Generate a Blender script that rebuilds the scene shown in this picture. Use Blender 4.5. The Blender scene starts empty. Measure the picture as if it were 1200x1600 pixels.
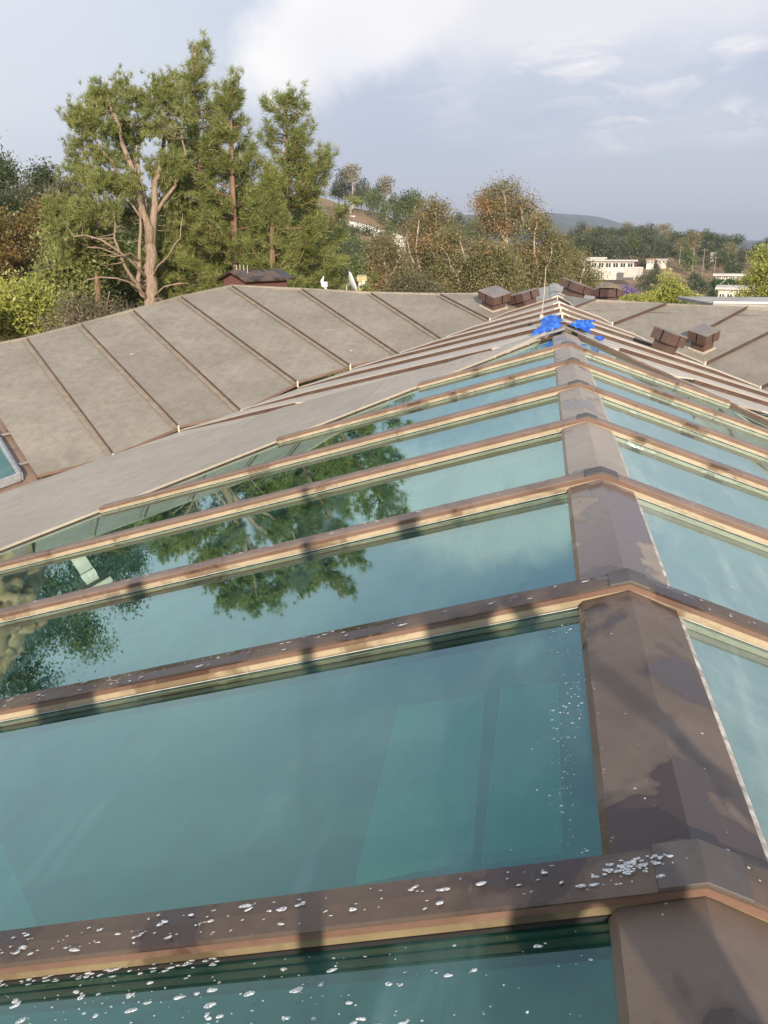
import bpy, math, random
import numpy as np
from mathutils import Vector, Matrix, noise as mnoise

random.seed(7)
RNG = np.random.default_rng(11)
SC = bpy.context.scene
COL = SC.collection

# ------------------------------------------------------------------ frame of the house
# u = across the skylight ridge (right +), v = along the ridge (away), z = up, in units of
# the eye's height above the ridge; one unit is H metres; the ridge lies ZR above the ground
H = 1.35
ZR = 7.0
PITCH, FPX, YAW = .3051, 1347.0, .1737
AL, AR = .2913, .3270
TL, TR = math.tan(AL), math.tan(AR)
S, Y0, X0 = 1.3106, 1.1719, .3216


def W(u, v, z=0.0):
    return Vector((u * H, v * H, z * H + ZR))


CF = Vector((-math.sin(YAW), math.cos(YAW), 0))
CR = Vector((math.cos(YAW), math.sin(YAW), 0))
EYE_U = -X0 * math.cos(YAW) + 0.0
EYE_V = -X0 * math.sin(YAW)
EYE = W(EYE_U, EYE_V, 1.0)
FWD = CF * math.cos(PITCH) + Vector((0, 0, -math.sin(PITCH)))
UPV = CF * math.sin(PITCH) + Vector((0, 0, math.cos(PITCH)))

# ------------------------------------------------------------------ camera
cam = bpy.data.cameras.new('camera')
cam.sensor_fit = 'HORIZONTAL'
cam.sensor_width = 36.0
cam.lens = 36.0 * FPX / 1200.0
cam.clip_start = 0.05
cam.clip_end = 20000.0
camo = bpy.data.objects.new('camera', cam)
COL.objects.link(camo)
camo.location = EYE
camo.rotation_euler = (math.pi / 2 - PITCH, 0, YAW)
SC.camera = camo

# ------------------------------------------------------------------ light
SUN_EL = math.radians(17.5)
SUN_TRAVEL = math.radians(15.2)          # left of +v
tv = Vector((-math.sin(SUN_TRAVEL) * math.cos(SUN_EL), math.cos(SUN_TRAVEL) * math.cos(SUN_EL), -math.sin(SUN_EL)))
sl = bpy.data.lights.new('sun', 'SUN')
sl.energy = 4.9
sl.angle = math.radians(0.6)
sl.color = (1.0, 0.87, 0.70)
so = bpy.data.objects.new('sun', sl)
so.rotation_euler = tv.to_track_quat('-Z', 'Y').to_euler()
so.location = EYE - tv * 200
COL.objects.link(so)

world = bpy.data.worlds.new('World')
SC.world = world
world.use_nodes = True
SC.view_settings.view_transform = 'Standard'
SC.view_settings.look = 'None'
SC.view_settings.gamma = 1.0
SC.view_settings.exposure = 0.36
SC.view_settings.use_curve_mapping = False


class NT:
    """small node helper"""
    def __init__(self, tree):
        self.t = tree
        self.n = tree.nodes
        self.l = tree.links

    def new(self, typ, **kw):
        nd = self.n.new(typ)
        for k, val in kw.items():
            if k.startswith('i_'):
                key = k[2:]
                key = int(key) if key.isdigit() else key.replace('_', ' ')
                self.put(nd.inputs[key], val)
            else:
                setattr(nd, k, val)
        return nd

    def put(self, sock, val):
        if isinstance(val, bpy.types.NodeSocket):
            self.l.new(val, sock)
        else:
            sock.default_value = val

    def math(self, op, a, b=0.0, c=0.0, clamp=False):
        nd = self.n.new('ShaderNodeMath')
        nd.operation = op
        nd.use_clamp = clamp
        self.put(nd.inputs[0], a)
        self.put(nd.inputs[1], b)
        self.put(nd.inputs[2], c)
        return nd.outputs[0]

    def mix(self, f, a, b):
        nd = self.n.new('ShaderNodeMix')
        nd.data_type = 'RGBA'
        self.put(nd.inputs[0], f)
        self.put(nd.inputs[6], a if isinstance(a, bpy.types.NodeSocket) else (*a[:3], 1))
        self.put(nd.inputs[7], b if isinstance(b, bpy.types.NodeSocket) else (*b[:3], 1))
        return nd.outputs[2]

    def ramp(self, f, p0, p1, v0=0.0, v1=1.0):
        nd = self.n.new('ShaderNodeMapRange')
        nd.interpolation_type = 'SMOOTHSTEP'
        self.put(nd.inputs[0], f)
        nd.inputs[1].default_value = p0
        nd.inputs[2].default_value = p1
        nd.inputs[3].default_value = v0
        nd.inputs[4].default_value = v1
        return nd.outputs[0]

    def noise(self, vec, scale, detail=4.0, rough=.55, dist=0.0):
        nd = self.n.new('ShaderNodeTexNoise')
        self.put(nd.inputs['Vector'], vec)
        nd.inputs['Scale'].default_value = scale
        nd.inputs['Detail'].default_value = detail
        nd.inputs['Roughness'].default_value = rough
        nd.inputs['Distortion'].default_value = dist
        return nd.outputs[0]

    def mapping(self, vec, scale=(1, 1, 1), loc=(0, 0, 0), rot=(0, 0, 0)):
        nd = self.n.new('ShaderNodeMapping')
        self.put(nd.inputs[0], vec)
        nd.inputs[1].default_value = loc
        nd.inputs[2].default_value = rot
        nd.inputs[3].default_value = scale
        return nd.outputs[0]


def build_world():
    w = NT(world.node_tree)
    w.n.clear()
    out = w.new('ShaderNodeOutputWorld')
    sky = w.new('ShaderNodeTexSky')
    sky.sky_type = 'NISHITA'
    sky.sun_disc = False
    sky.sun_elevation = SUN_EL
    # Blender: rotation 0 puts the sun at +Y, turning clockwise seen from above
    sx, sy = -tv.x, -tv.y
    sky.sun_rotation = math.atan2(sx, sy)
    sky.air_density = 1.2
    sky.dust_density = 1.5
    sky.altitude = 100
    tc = w.new('ShaderNodeTexCoord').outputs['Generated']
    sep = w.new('ShaderNodeSeparateXYZ', i_0=tc)
    X, Y, Z = sep.outputs
    zz = w.math('MAXIMUM', Z, 0.0)
    k = w.math('ADD', zz, 0.16)
    px = w.math('DIVIDE', X, k)
    py = w.math('DIVIDE', Y, k)
    pv = w.new('ShaderNodeCombineXYZ', i_0=px, i_1=py, i_2=0.0).outputs[0]
    # azimuth / elevation frame (degrees-ish) for the broad cloud masses
    az = w.math('ARCTAN2', X, Y)
    el = w.math('ARCSINE', Z)
    ae = w.new('ShaderNodeCombineXYZ', i_0=az, i_1=el, i_2=0.0).outputs[0]
    wob = w.noise(ae, 5.0, 6.0, .62, .4)
    wob2 = w.noise(w.mapping(ae, (1, 1, 1), (3.3, 1.7, 0)), 3.0, 5.0, .6)
    fine = w.noise(w.mapping(ae, (2.2, 7.0, 1), (0, 0, 0), (0, 0, math.radians(12))), 4.5, 8.0, .62, .6)
    def cloud(px, py, rx, ry, rot=0.0, soft=.75, nz=1.0, nodew=None):
        """soft cloud body centred in the direction of a surveyed spot of sky; radii in degrees"""
        d = FWD * FPX + CR * (px - 600) + UPV * (800 - py)
        d.normalize()
        a0, e0 = math.atan2(d.x, d.y), math.asin(d.z)
        da = w.math('SUBTRACT', az, a0)
        de = w.math('SUBTRACT', el, e0)
        c_, s_ = math.cos(math.radians(rot)), math.sin(math.radians(rot))
        x_ = w.math('ADD', w.math('MULTIPLY', da, c_), w.math('MULTIPLY', de, s_))
        y_ = w.math('SUBTRACT', w.math('MULTIPLY', de, c_), w.math('MULTIPLY', da, s_))
        x_ = w.math('DIVIDE', x_, math.radians(rx))
        y_ = w.math('DIVIDE', y_, math.radians(ry))
        r_ = w.math('SQRT', w.math('ADD', w.math('MULTIPLY', x_, x_), w.math('MULTIPLY', y_, y_)))
        r_ = w.math('ADD', r_, w.math('MULTIPLY', w.math('SUBTRACT', nodew, .5), nz))
        return w.ramp(r_, 1.0, 1.0 - soft)
    streak = w.ramp(fine, .46, .68)
    billow = w.ramp(w.noise(w.mapping(pv, (1, 1, 1), (2.1, .6, 0), (0, 0, .5)), .75, 9.0, .6, .5), .40, .66)
    base = w.mix(.82, sky.outputs[0], (3.55, 4.25, 6.05))
    hor = w.ramp(el, .26, -.02)
    base = w.mix(w.math('MULTIPLY', hor, .75), base, (5.4, 5.5, 6.0))
    high = w.math('MULTIPLY', billow, w.ramp(el, .16, .42))
    c = w.mix(w.math('MULTIPLY', high, .85), base, (7.8, 7.75, 7.9))
    left = w.math('MULTIPLY', w.ramp(az, -.30, -.62), w.ramp(el, -.02, .06))
    c = w.mix(w.math('MULTIPLY', left, .80), c, (6.1, 6.45, 7.1))
    k1 = cloud(120, 60, 24, 11, 0, .8, .8, wob)
    c = w.mix(w.math('MULTIPLY', k1, .60), c, (6.6, 6.9, 7.4))
    k2 = cloud(555, 25, 12, 4.6, 30, .45, 1.5, wob)
    c = w.mix(w.math('MULTIPLY', k2, .95), c, (8.9, 8.75, 8.6))
    k3 = cloud(900, -20, 24, 5.5, 2, .7, 1.1, wob)
    c = w.mix(w.math('MULTIPLY', k3, .80), c, (7.6, 7.5, 7.7))
    for (px_, py_, rx_, ry_, rt_, am_) in ((900, 100, 14, 3.2, 4, .80), (700, 150, 10, 2.0, -6, .4), (1050, 130, 10, 1.4, 6, .6), (1160, 70, 4.5, 1.0, 3, .8), (1020, 190, 9, 1.8, 4, .75), (1160, 185, 5, 2.6, 6, .55), (650, 185, 9, 1.6, -3, .35), (940, 232, 9, 0.9, 3, .45), (760, 216, 6, .8, 2, .35)):
        q = w.math('MULTIPLY', cloud(px_, py_, rx_, ry_, rt_, .9, 1.5, fine), w.math('ADD', .12, w.math('MULTIPLY', streak, .88)))
        c = w.mix(w.math('MULTIPLY', q, min(1, am_ * 1.35)), c, (8.6, 8.2, 8.1))
    k4 = cloud(640, 220, 16, 5.5, 0, .9, .7, wob2)
    c = w.mix(w.math('MULTIPLY', k4, .38), c, (4.1, 4.55, 6.1))
    k5 = cloud(560, 120, 9, 3.5, -28, .8, .9, wob2)
    c = w.mix(w.math('MULTIPLY', k5, .22), c, (4.3, 4.7, 6.2))
    bg = w.new('ShaderNodeBackground', i_0=c, i_1=0.10)
    w.l.new(bg.outputs[0], out.inputs[0])


build_world()

# ------------------------------------------------------------------ materials
MATS = {}


def material(name):
    m = bpy.data.materials.new(name)
    m.use_nodes = True
    t = NT(m.node_tree)
    t.n.clear()
    t.out = t.new('ShaderNodeOutputMaterial')
    MATS[name] = m
    return m, t


def surf(t, shader):
    t.l.new(shader.outputs[0] if hasattr(shader, 'outputs') else shader, t.out.inputs['Surface'])


def objco(t):
    return t.new('ShaderNodeTexCoord').outputs['Object']


def geo(t):
    return t.new('ShaderNodeNewGeometry')


def principled(t, **kw):
    p = t.new('ShaderNodeBsdfPrincipled')
    for k, val in kw.items():
        key = {'col': 'Base Color', 'rough': 'Roughness', 'metal': 'Metallic', 'spec': 'Specular IOR Level',
               'normal': 'Normal', 'coat': 'Coat Weight'}[k]
        if key == 'Base Color' and not isinstance(val, bpy.types.NodeSocket):
            val = (*val[:3], 1)
        t.put(p.inputs[key], val)
    return p


def bump(t, h, strength=.3, dist=.01):
    return t.new('ShaderNodeBump', i_Height=h, i_Strength=strength, i_Distance=dist).outputs[0]


def m_simple(name, col, rough=.6, var=.15, scale=8.0, metal=0.0, spec=.4):
    m, t = material(name)
    n = t.noise(objco(t), scale, 5, .6)
    f = t.ramp(n, .25, .75)
    a = tuple(c * (1 - var) for c in col)
    b = tuple(min(1, c * (1 + var)) for c in col)
    p = principled(t, col=t.mix(f, a, b), rough=rough, metal=metal, spec=spec,
                   normal=bump(t, t.noise(objco(t), scale * 6, 3), .15, .004))
    surf(t, p)
    return m


def m_roof(name, a, b, c, rough=.5):
    """weathered sheet metal: mottling, streaks, bird marks, brown dirt"""
    m, t = material(name)
    co = objco(t)
    n1 = t.ramp(t.noise(co, .9, 6, .62), .3, .72)
    col = t.mix(n1, a, b)
    n2 = t.ramp(t.noise(co, 5.5, 8, .72), .42, .66)
    col = t.mix(t.math('MULTIPLY', n2, .42), col, c)
    st = t.ramp(t.noise(t.mapping(co, (7, .8, .8), (0, 0, 0), (0, 0, math.radians(-45))), 1.6, 6, .6), .45, .8)
    col = t.mix(t.math('MULTIPLY', st, .30), col, tuple(x * 1.35 for x in b))
    orr = t.new('ShaderNodeObjectInfo').outputs['Random']
    col = t.mix(t.math('MULTIPLY', orr, .30), col, tuple(x * .62 for x in a))
    run = t.ramp(t.noise(t.mapping(co, (.9, .9, .9)), 1.1, 3, .5, 1.5), .60, .64)
    col = t.mix(t.math('MULTIPLY', run, .12), col, tuple(x * 1.4 for x in b))
    sp = t.ramp(t.noise(co, 60, 3, .7), .55, .8)
    col = t.mix(t.math('MULTIPLY', sp, .35), col, tuple(x * .55 for x in a))
    v = t.new('ShaderNodeTexVoronoi', i_Vector=co, i_Scale=.85)
    spot = t.ramp(v.outputs['Distance'], .040, .024)
    col = t.mix(t.math('MULTIPLY', spot, .75), col, (.62, .60, .55))
    rg = t.math('ADD', rough, t.math('MULTIPLY', n2, .18))
    h = t.math('ADD', t.noise(co, 1.3, 3), t.math('MULTIPLY', t.noise(co, 30, 4), .06))
    p = principled(t, col=col, rough=rg, spec=.5, normal=bump(t, h, .5, .03))
    surf(t, p)
    return m


m_roof('roof_metal', (.245, .213, .166), (.325, .285, .225), (.180, .152, .112))
m_roof('lip_metal', (.50, .44, .36), (.58, .52, .44), (.42, .36, .29), .5)
m_roof('apron_metal', (.43, .375, .30), (.51, .45, .365), (.36, .305, .24))
m_roof('tread_metal', (.58, .51, .41), (.66, .59, .49), (.50, .43, .34), .36)  # grazing sky sheen on the treads is put into this paler colour
m_roof('gable_metal', (.36, .34, .295), (.43, .40, .35), (.30, .28, .24))


def m_brown(name, a, b, wetcol, wet0=.5, wet1=.53, chalk=.3, rough=.5, mist=0.0):
    """brown anodised metal with wet patches with a sharp rim and chalky marks"""
    m, t = material(name)
    co = objco(t)
    n1 = t.ramp(t.noise(co, 3.0, 7, .65), .3, .7)
    col = t.mix(n1, a, b)
    gr = t.ramp(t.noise(t.mapping(co, (3, 40, 3)), 2.0, 4, .7), .5, .8)
    col = t.mix(t.math('MULTIPLY', gr, .18), col, tuple(x * 1.5 for x in b))
    wn = t.noise(t.mapping(co, (1, .7, 1), (4.4, 1.2, 0)), 2.6, 3.5, .55, .25)
    wet = t.ramp(wn, wet0, wet1)
    col = t.mix(wet, col, wetcol)
    rim = t.math('MULTIPLY', t.ramp(wn, wet0 - .035, wet0), t.ramp(wn, wet0 + .03, wet0))
    col = t.mix(t.math('MULTIPLY', rim, .35), col, tuple(x * .6 for x in wetcol))
    ck = t.ramp(t.noise(t.mapping(co, (6, 1.5, 6)), 6.0, 8, .75), .62, .78)
    col = t.mix(t.math('MULTIPLY', ck, chalk), col, (.55, .50, .44))
    rg = t.math('SUBTRACT', rough, t.math('MULTIPLY', wet, rough * .68))
    p = principled(t, col=col, rough=rg, spec=.5, normal=bump(t, t.noise(co, 40, 4, .6), .25, .003))
    surf(t, p)
    return m


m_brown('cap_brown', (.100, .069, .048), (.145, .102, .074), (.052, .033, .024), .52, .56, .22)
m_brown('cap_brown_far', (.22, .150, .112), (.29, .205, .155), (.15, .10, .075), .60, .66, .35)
m_brown('ridge_brown_shaded', (.128, .092, .067), (.172, .128, .097), (.070, .046, .034), .53, .545, .45)  # darker base carries the shade over the near segments, besides the wet patches
m_brown('ridge_brown_dry_lit', (.34, .285, .22), (.42, .355, .285), (.18, .14, .11), .61, .625, .7)  # lighter copy for the drier, sunlit segments farther along
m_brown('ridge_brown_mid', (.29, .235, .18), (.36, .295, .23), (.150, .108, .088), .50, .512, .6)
m_brown('joint_cover', (.075, .062, .054), (.115, .096, .084), (.055, .040, .038), .6, .62, .30)
m_brown('face_red', (.145, .080, .058), (.205, .12, .088), (.09, .048, .036), .60, .66, .35)
m_brown('face_cream', (.33, .255, .165), (.44, .35, .235), (.20, .14, .085), .54, .64, .40)
m_brown('face_olive', (.17, .125, .068), (.25, .19, .105), (.10, .07, .04), .52, .60, .30)
m_brown('riser_brown', (.075, .045, .034), (.115, .070, .052), (.05, .03, .025), .75, .8, .15)
m_brown('fascia_brown', (.145, .092, .068), (.205, .135, .10), (.12, .07, .055), .7, .74, .35)
m_brown('vent_brown', (.085, .052, .042), (.13, .078, .062), (.07, .045, .038), .75, .8, .12)
m_brown('vent_top', (.19, .165, .145), (.25, .22, .195), (.13, .11, .10), .75, .8, .2)
m_simple('chalk_white', (.50, .46, .40), .7, .50, 22)
m_simple('sealant', (.40, .39, .36), .55, .25, 25)
m_simple('seam_tan', (.285, .235, .172), .6, .2, 6)
m_simple('cream_trim', (.56, .50, .41), .55, .15, 20)
m_simple('dark_gap', (.015, .013, .012), .8, .2, 8)
m_simple('wall_stucco', (.62, .57, .48), .85, .08, 3)
m_simple('interior_white', (.86, .88, .80), .7, .05, 2)
m_simple('interior_floor', (.06, .075, .075), .7, .5, .8)
m_simple('white_paint', (.80, .79, .75), .6, .08, 4)
m_simple('white_render', (.60, .57, .51), .8, .15, .6)
m_simple('grey_concrete', (.42, .40, .37), .85, .2, 1.5)
m_simple('window_dark', (.03, .04, .045), .12, .2, 3, spec=.7)
m_simple('timber_post', (.25, .2, .15), .8, .2, 8)
m_simple('galvanised', (.42, .43, .43), .4, .2, 12, metal=.6)
m_simple('yellow_wall', (.50, .44, .25), .8, .1, 2)
m_simple('brick_brown', (.155, .070, .055), .75, .25, 30)
m_simple('red_tile', (.36, .22, .15), .8, .2, 6)


def m_tarp():
    m, t = material('blue_tarp')
    co = objco(t)
    n = t.ramp(t.noise(co, 9, 5, .6), .35, .7)
    col = t.mix(n, (.012, .085, .48), (.05, .22, .72))
    weave = t.new('ShaderNodeTexChecker', i_Vector=co, i_Scale=220).outputs['Fac']
    p = principled(t, col=col, rough=.32, spec=.6, normal=bump(t, t.math('ADD', t.noise(co, 14, 5), t.math('MULTIPLY', weave, .02)), .6, .02))
    surf(t, p)


m_tarp()


def m_glass(name, tint, film, film_amt, refl, bias=0.0, soil=1.0):
    """coated green glass: mirror coat over a tinted, slightly dusty pane"""
    m, t = material(name)
    co = objco(t)
    lw = t.new('ShaderNodeLayerWeight', i_Blend=.5).outputs['Facing']
    f = t.math('POWER', lw, 2.5)
    f = t.math('ADD', refl, t.math('MULTIPLY', f, .93 - refl))
    dust = t.ramp(t.noise(t.mapping(co, (1, 1, 1), (1.3, 0, 0)), 1.1, 7, .66, .6), .32, .72)
    wipe = t.ramp(t.noise(t.mapping(co, (5.5, .8, 1), (0, 0, 0), (0, 0, math.radians(-32))), 1.0, 5, .55, .35), .48, .74)
    smear = t.math('ADD', t.math('MULTIPLY', dust, .6), t.math('MULTIPLY', wipe, .55))
    drop = t.ramp(t.noise(co, 26, 6, .8), .66, .74)
    pale = tuple(min(1, x * 1.6 + .17) for x in film)
    fcol = t.mix(t.math('MULTIPLY', smear, .75 * soil), film, pale)
    dif = t.new('ShaderNodeBsdfDiffuse', i_0=fcol)
    tr = t.new('ShaderNodeBsdfTransparent', i_0=(*tint, 1))
    fa = t.math('ADD', film_amt, t.math('MULTIPLY', t.math('SUBTRACT', smear, .45), .50))
    fa = t.math('MAXIMUM', t.math('ADD', fa, t.math('MULTIPLY', drop, .05)), .04)
    body = t.new('ShaderNodeMixShader', i_0=t.math('MINIMUM', fa, .97), i_1=tr.outputs[0], i_2=dif.outputs[0])
    wav = bump(t, t.noise(t.mapping(co, (1, .8, 1)), .8, 1, .4), .06, .02)
    bow = t.new('ShaderNodeVectorMath', operation='ADD', i_0=wav, i_1=(bias, 0, 0)).outputs[0]
    wav = t.new('ShaderNodeVectorMath', operation='NORMALIZE', i_0=bow).outputs[0]
    gl = t.new('ShaderNodeBsdfGlossy', i_Roughness=t.math('ADD', .012, t.math('MULTIPLY', wipe, .02)), i_Normal=wav)
    gl.inputs[0].default_value = (.78, 1.0, .96, 1)
    f = t.math('MULTIPLY', f, t.math('SUBTRACT', 1.0, t.math('MULTIPLY', smear, .22)))
    mx = t.new('ShaderNodeMixShader', i_0=f, i_1=body.outputs[0], i_2=gl.outputs[0])
    surf(t, mx)
    return m


m_glass('pane_glass', (.36, .72, .66), (.028, .125, .118), .20, .065, .050)
m_glass('pane_glass_dusty', (.34, .70, .60), (.25, .325, .27), .72, .11, 0.0, .45)


def m_foam():
    m, t = material('soap_foam')
    v = t.new('ShaderNodeTexVoronoi', i_Vector=objco(t), i_Scale=260.0).outputs['Distance']
    p = principled(t, col=t.mix(t.ramp(v, .1, .5), (.86, .88, .86), (.76, .79, .78)), rough=.55, spec=.3)
    tr = t.new('ShaderNodeBsdfTransparent')
    mx = t.new('ShaderNodeMixShader', i_0=t.ramp(t.noise(objco(t), 180, 3, .7), .35, .75), i_1=p.outputs[0], i_2=tr.outputs[0])
    surf(t, mx)


m_foam()


def m_leaf(name, a, b, c=None, camt=0.0, cscale=.35, trans=.38):
    m, t = material(name)
    g = geo(t)
    rnd = g.outputs['Random Per Island']
    co = objco(t)
    n = t.ramp(t.noise(co, .9, 3, .6), .3, .7)
    f = t.math('ADD', t.math('MULTIPLY', rnd, .30), t.math('MULTIPLY', n, .70))
    col = t.mix(f, a, b)
    if c:
        k = t.ramp(t.math('ADD', t.noise(co, cscale, 3, .6), t.math('MULTIPLY', t.math('SUBTRACT', rnd, .5), .14)), .58 - camt * .3, .72 - camt * .3)
        col = t.mix(k, col, c)
    d = t.new('ShaderNodeBsdfDiffuse', i_0=col)
    tl = t.new('ShaderNodeBsdfTranslucent', i_0=col)
    gl = t.new('ShaderNodeBsdfGlossy', i_Roughness=.45)
    gl.inputs[0].default_value = (.7, .7, .7, 1)
    mx = t.new('ShaderNodeMixShader', i_0=trans, i_1=d.outputs[0], i_2=tl.outputs[0])
    mx2 = t.new('ShaderNodeMixShader', i_0=.045, i_1=mx.outputs[0], i_2=gl.outputs[0])
    surf(t, mx2)
    return m


m_leaf('pine_needles', (.155, .195, .045), (.36, .375, .12))
m_leaf('cedar_needles', (.165, .205, .052), (.38, .395, .135))
m_leaf('dark_leaves', (.058, .085, .034), (.125, .150, .058))
m_leaf('grey_leaves', (.075, .090, .050), (.150, .160, .085))
m_leaf('gum_leaves', (.15, .155, .06), (.32, .29, .13), (.44, .27, .12), .14)
m_leaf('gum_rust', (.155, .148, .066), (.33, .285, .14), (.46, .275, .13), .20)
m_leaf('orange_leaves', (.12, .11, .035), (.22, .17, .05), (.33, .19, .05), .25)
m_leaf('lime_leaves', (.26, .30, .05), (.52, .52, .14))
m_leaf('mid_leaves', (.085, .130, .032), (.19, .235, .065))
m_leaf('hedge_leaves', (.035, .085, .02), (.07, .14, .03))
m_leaf('purple_blossom', (.20, .14, .34), (.36, .27, .52))
m_leaf('scrub_leaves', (.12, .12, .06), (.24, .22, .12))


def m_bark(name, a, b):
    m, t = material(name)
    co = objco(t)
    n = t.ramp(t.noise(t.mapping(co, (4, 4, .8)), 3.0, 6, .7), .35, .7)
    p = principled(t, col=t.mix(n, a, b), rough=.85, spec=.2, normal=bump(t, t.noise(t.mapping(co, (6, 6, 1)), 4, 5, .7), .8, .03))
    surf(t, p)


m_bark('pine_bark', (.17, .10, .065), (.33, .215, .145))
m_bark('pale_bark', (.24, .175, .13), (.44, .335, .25))
m_bark('gum_bark', (.34, .28, .22), (.56, .49, .40))
m_bark('dark_bark', (.10, .08, .06), (.2, .16, .12))


def m_ground():
    m, t = material('dry_ground')
    co = objco(t)
    n = t.ramp(t.noise(co, .035, 7, .65), .30, .54)
    col = t.mix(n, (.13, .125, .06), (.36, .25, .155))
    g2 = t.ramp(t.noise(co, .35, 6, .7), .52, .70)
    col = t.mix(t.math('MULTIPLY', g2, .6), col, (.085, .095, .04))
    g3 = t.ramp(t.noise(co, .012, 4, .5), .55, .7)
    col = t.mix(g3, col, (.38, .27, .17))
    zz = t.new('ShaderNodeSeparateXYZ', i_0=co).outputs[2]
    yy = t.new('ShaderNodeVectorMath', operation='LENGTH', i_0=co).outputs['Value']
    col = t.mix(t.ramp(yy, 1500, 2200), col, t.mix(t.ramp(t.noise(co, .01, 5, .6), .4, .6), (.030, .042, .028), (.07, .08, .05)))
    p = principled(t, col=col, rough=.95, spec=.1, normal=bump(t, t.noise(co, .6, 6, .7), 1.0, .8))
    surf(t, p)


m_ground()

# ------------------------------------------------------------------ object helpers
def tag(o, label=None, cat=None, group=None, kind=None):
    if label: o['label'] = label
    if cat: o['category'] = cat
    if group: o['group'] = group
    if kind: o['kind'] = kind
    return o


def thing(name, label, cat, loc, group=None, rot=None):
    o = bpy.data.objects.new(name, None)
    o.empty_display_size = .2
    COL.objects.link(o)
    o.location = loc
    if rot: o.rotation_euler = rot
    return tag(o, label, cat, group)


class MB:
    """mesh collector"""
    def __init__(self):
        self.v = []
        self.f = []

    def poly(self, pts):
        b = len(self.v)
        self.v += [Vector(p) for p in pts]
        self.f.append(tuple(range(b, b + len(pts))))

    def prism(self, pts, ext):
        """closed polygon pts extruded by vector ext"""
        b = len(self.v)
        n = len(pts)
        ext = Vector(ext)
        self.v += [Vector(p) for p in pts] + [Vector(p) + ext for p in pts]
        self.f.append(tuple(range(b, b + n)))
        self.f.append(tuple(range(b + 2 * n - 1, b + n - 1, -1)))
        for i in range(n):
            j = (i + 1) % n
            self.f.append((b + i, b + n + i, b + n + j, b + j))

    def box(self, c, sz, mat=None):
        c = Vector(c)
        hx, hy, hz = sz[0] / 2, sz[1] / 2, sz[2] / 2
        vs = [Vector((x, y, z)) for z in (-hz, hz) for x, y in ((-hx, -hy), (hx, -hy), (hx, hy), (-hx, hy))]
        if mat is not None:
            vs = [mat @ p for p in vs]
        b = len(self.v)
        self.v += [p + c for p in vs]
        for q in ((3, 2, 1, 0), (4, 5, 6, 7), (0, 1, 5, 4), (1, 2, 6, 5), (2, 3, 7, 6), (3, 0, 4, 7)):
            self.f.append(tuple(b + i for i in q))

    def sweep(self, a, b, prof, right, up):
        """profile [(r,u)] extruded from a to b, closed ends"""
        A, B = Vector(a), Vector(b)
        n = len(prof)
        k = len(self.v)
        self.v += [A + right * p[0] + up * p[1] for p in prof] + [B + right * p[0] + up * p[1] for p in prof]
        for i in range(n):
            j = (i + 1) % n
            self.f.append((k + i, k + j, k + n + j, k + n + i))
        self.f.append(tuple(k + i for i in range(n - 1, -1, -1)))
        self.f.append(tuple(k + n + i for i in range(n)))

    def tube(self, pts, rad, sides=6):
        pts = [Vector(p) for p in pts]
        n = len(pts)
        base = len(self.v)
        for i, p in enumerate(pts):
            d = (pts[min(i + 1, n - 1)] - pts[max(i - 1, 0)])
            if d.length < 1e-9: d = Vector((0, 0, 1))
            d.normalize()
            r = d.cross(Vector((0, 0, 1)) if abs(d.z) < .9 else Vector((0, 1, 0))).normalized()
            s = d.cross(r)
            for j in range(sides):
                a = 2 * math.pi * j / sides
                self.v.append(p + (r * math.cos(a) + s * math.sin(a)) * rad[i])
        for i in range(n - 1):
            for j in range(sides):
                k = (j + 1) % sides
                self.f.append((base + i * sides + j, base + i * sides + k, base + (i + 1) * sides + k, base + (i + 1) * sides + j))
        self.f.append(tuple(base + j for j in range(sides - 1, -1, -1)))
        self.f.append(tuple(base + (n - 1) * sides + j for j in range(sides)))

    def build(self, name, mat, parent=None, smooth=False, bevel=0.0):
        me = bpy.data.meshes.new(name)
        off = parent_world(parent)
        inv = off.inverted()
        me.from_pydata([inv @ p for p in self.v], [], self.f)
        me.materials.append(MATS[mat])
        me.validate()
        me.update()
        if smooth:
            me.polygons.foreach_set('use_smooth', [True] * len(me.polygons))
        o = bpy.data.objects.new(name, me)
        COL.objects.link(o)
        if parent is not None: o.parent = parent
        if bevel:
            md = o.modifiers.new('bevel', 'BEVEL')
            md.width = bevel
            md.segments = 2
            md.limit_method = 'ANGLE'
        return o


def parent_world(p):
    m = Matrix.Identity(4)
    chain = []
    while p is not None:
        chain.append(Matrix.LocRotScale(p.location, p.rotation_euler, p.scale))
        p = p.parent
    for c in reversed(chain):
        m = m @ c
    return m


def copy_tree(o, parent=None, depth=0):
    c = o.copy()
    COL.objects.link(c)
    c.parent = parent
    for ch in KIDS.get(o.name, []) or [x for x in o.children]:
        copy_tree(ch, c)
    return c


KIDS = {}


def np_object(name, verts, tris_or_quads, mat, parent=None):
    """fast mesh from arrays"""
    me = bpy.data.meshes.new(name)
    nf, k = tris_or_quads.shape
    me.vertices.add(len(verts))
    me.vertices.foreach_set('co', verts.astype(np.float32).ravel())
    me.loops.add(nf * k)
    me.loops.foreach_set('vertex_index', tris_or_quads.astype(np.int32).ravel())
    me.polygons.add(nf)
    me.polygons.foreach_set('loop_start', np.arange(0, nf * k, k, dtype=np.int32))
    me.polygons.foreach_set('loop_total', np.full(nf, k, dtype=np.int32))
    me.update(calc_edges=True)
    me.materials.append(MATS[mat])
    o = bpy.data.objects.new(name, me)
    COL.objects.link(o)
    if parent is not None: o.parent = parent
    return o


# a view line from the eye, for surveying where things stand on known planes
def ray(px, py):
    return FWD * FPX + CR * (px - 600) + UPV * (800 - py)


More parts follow.
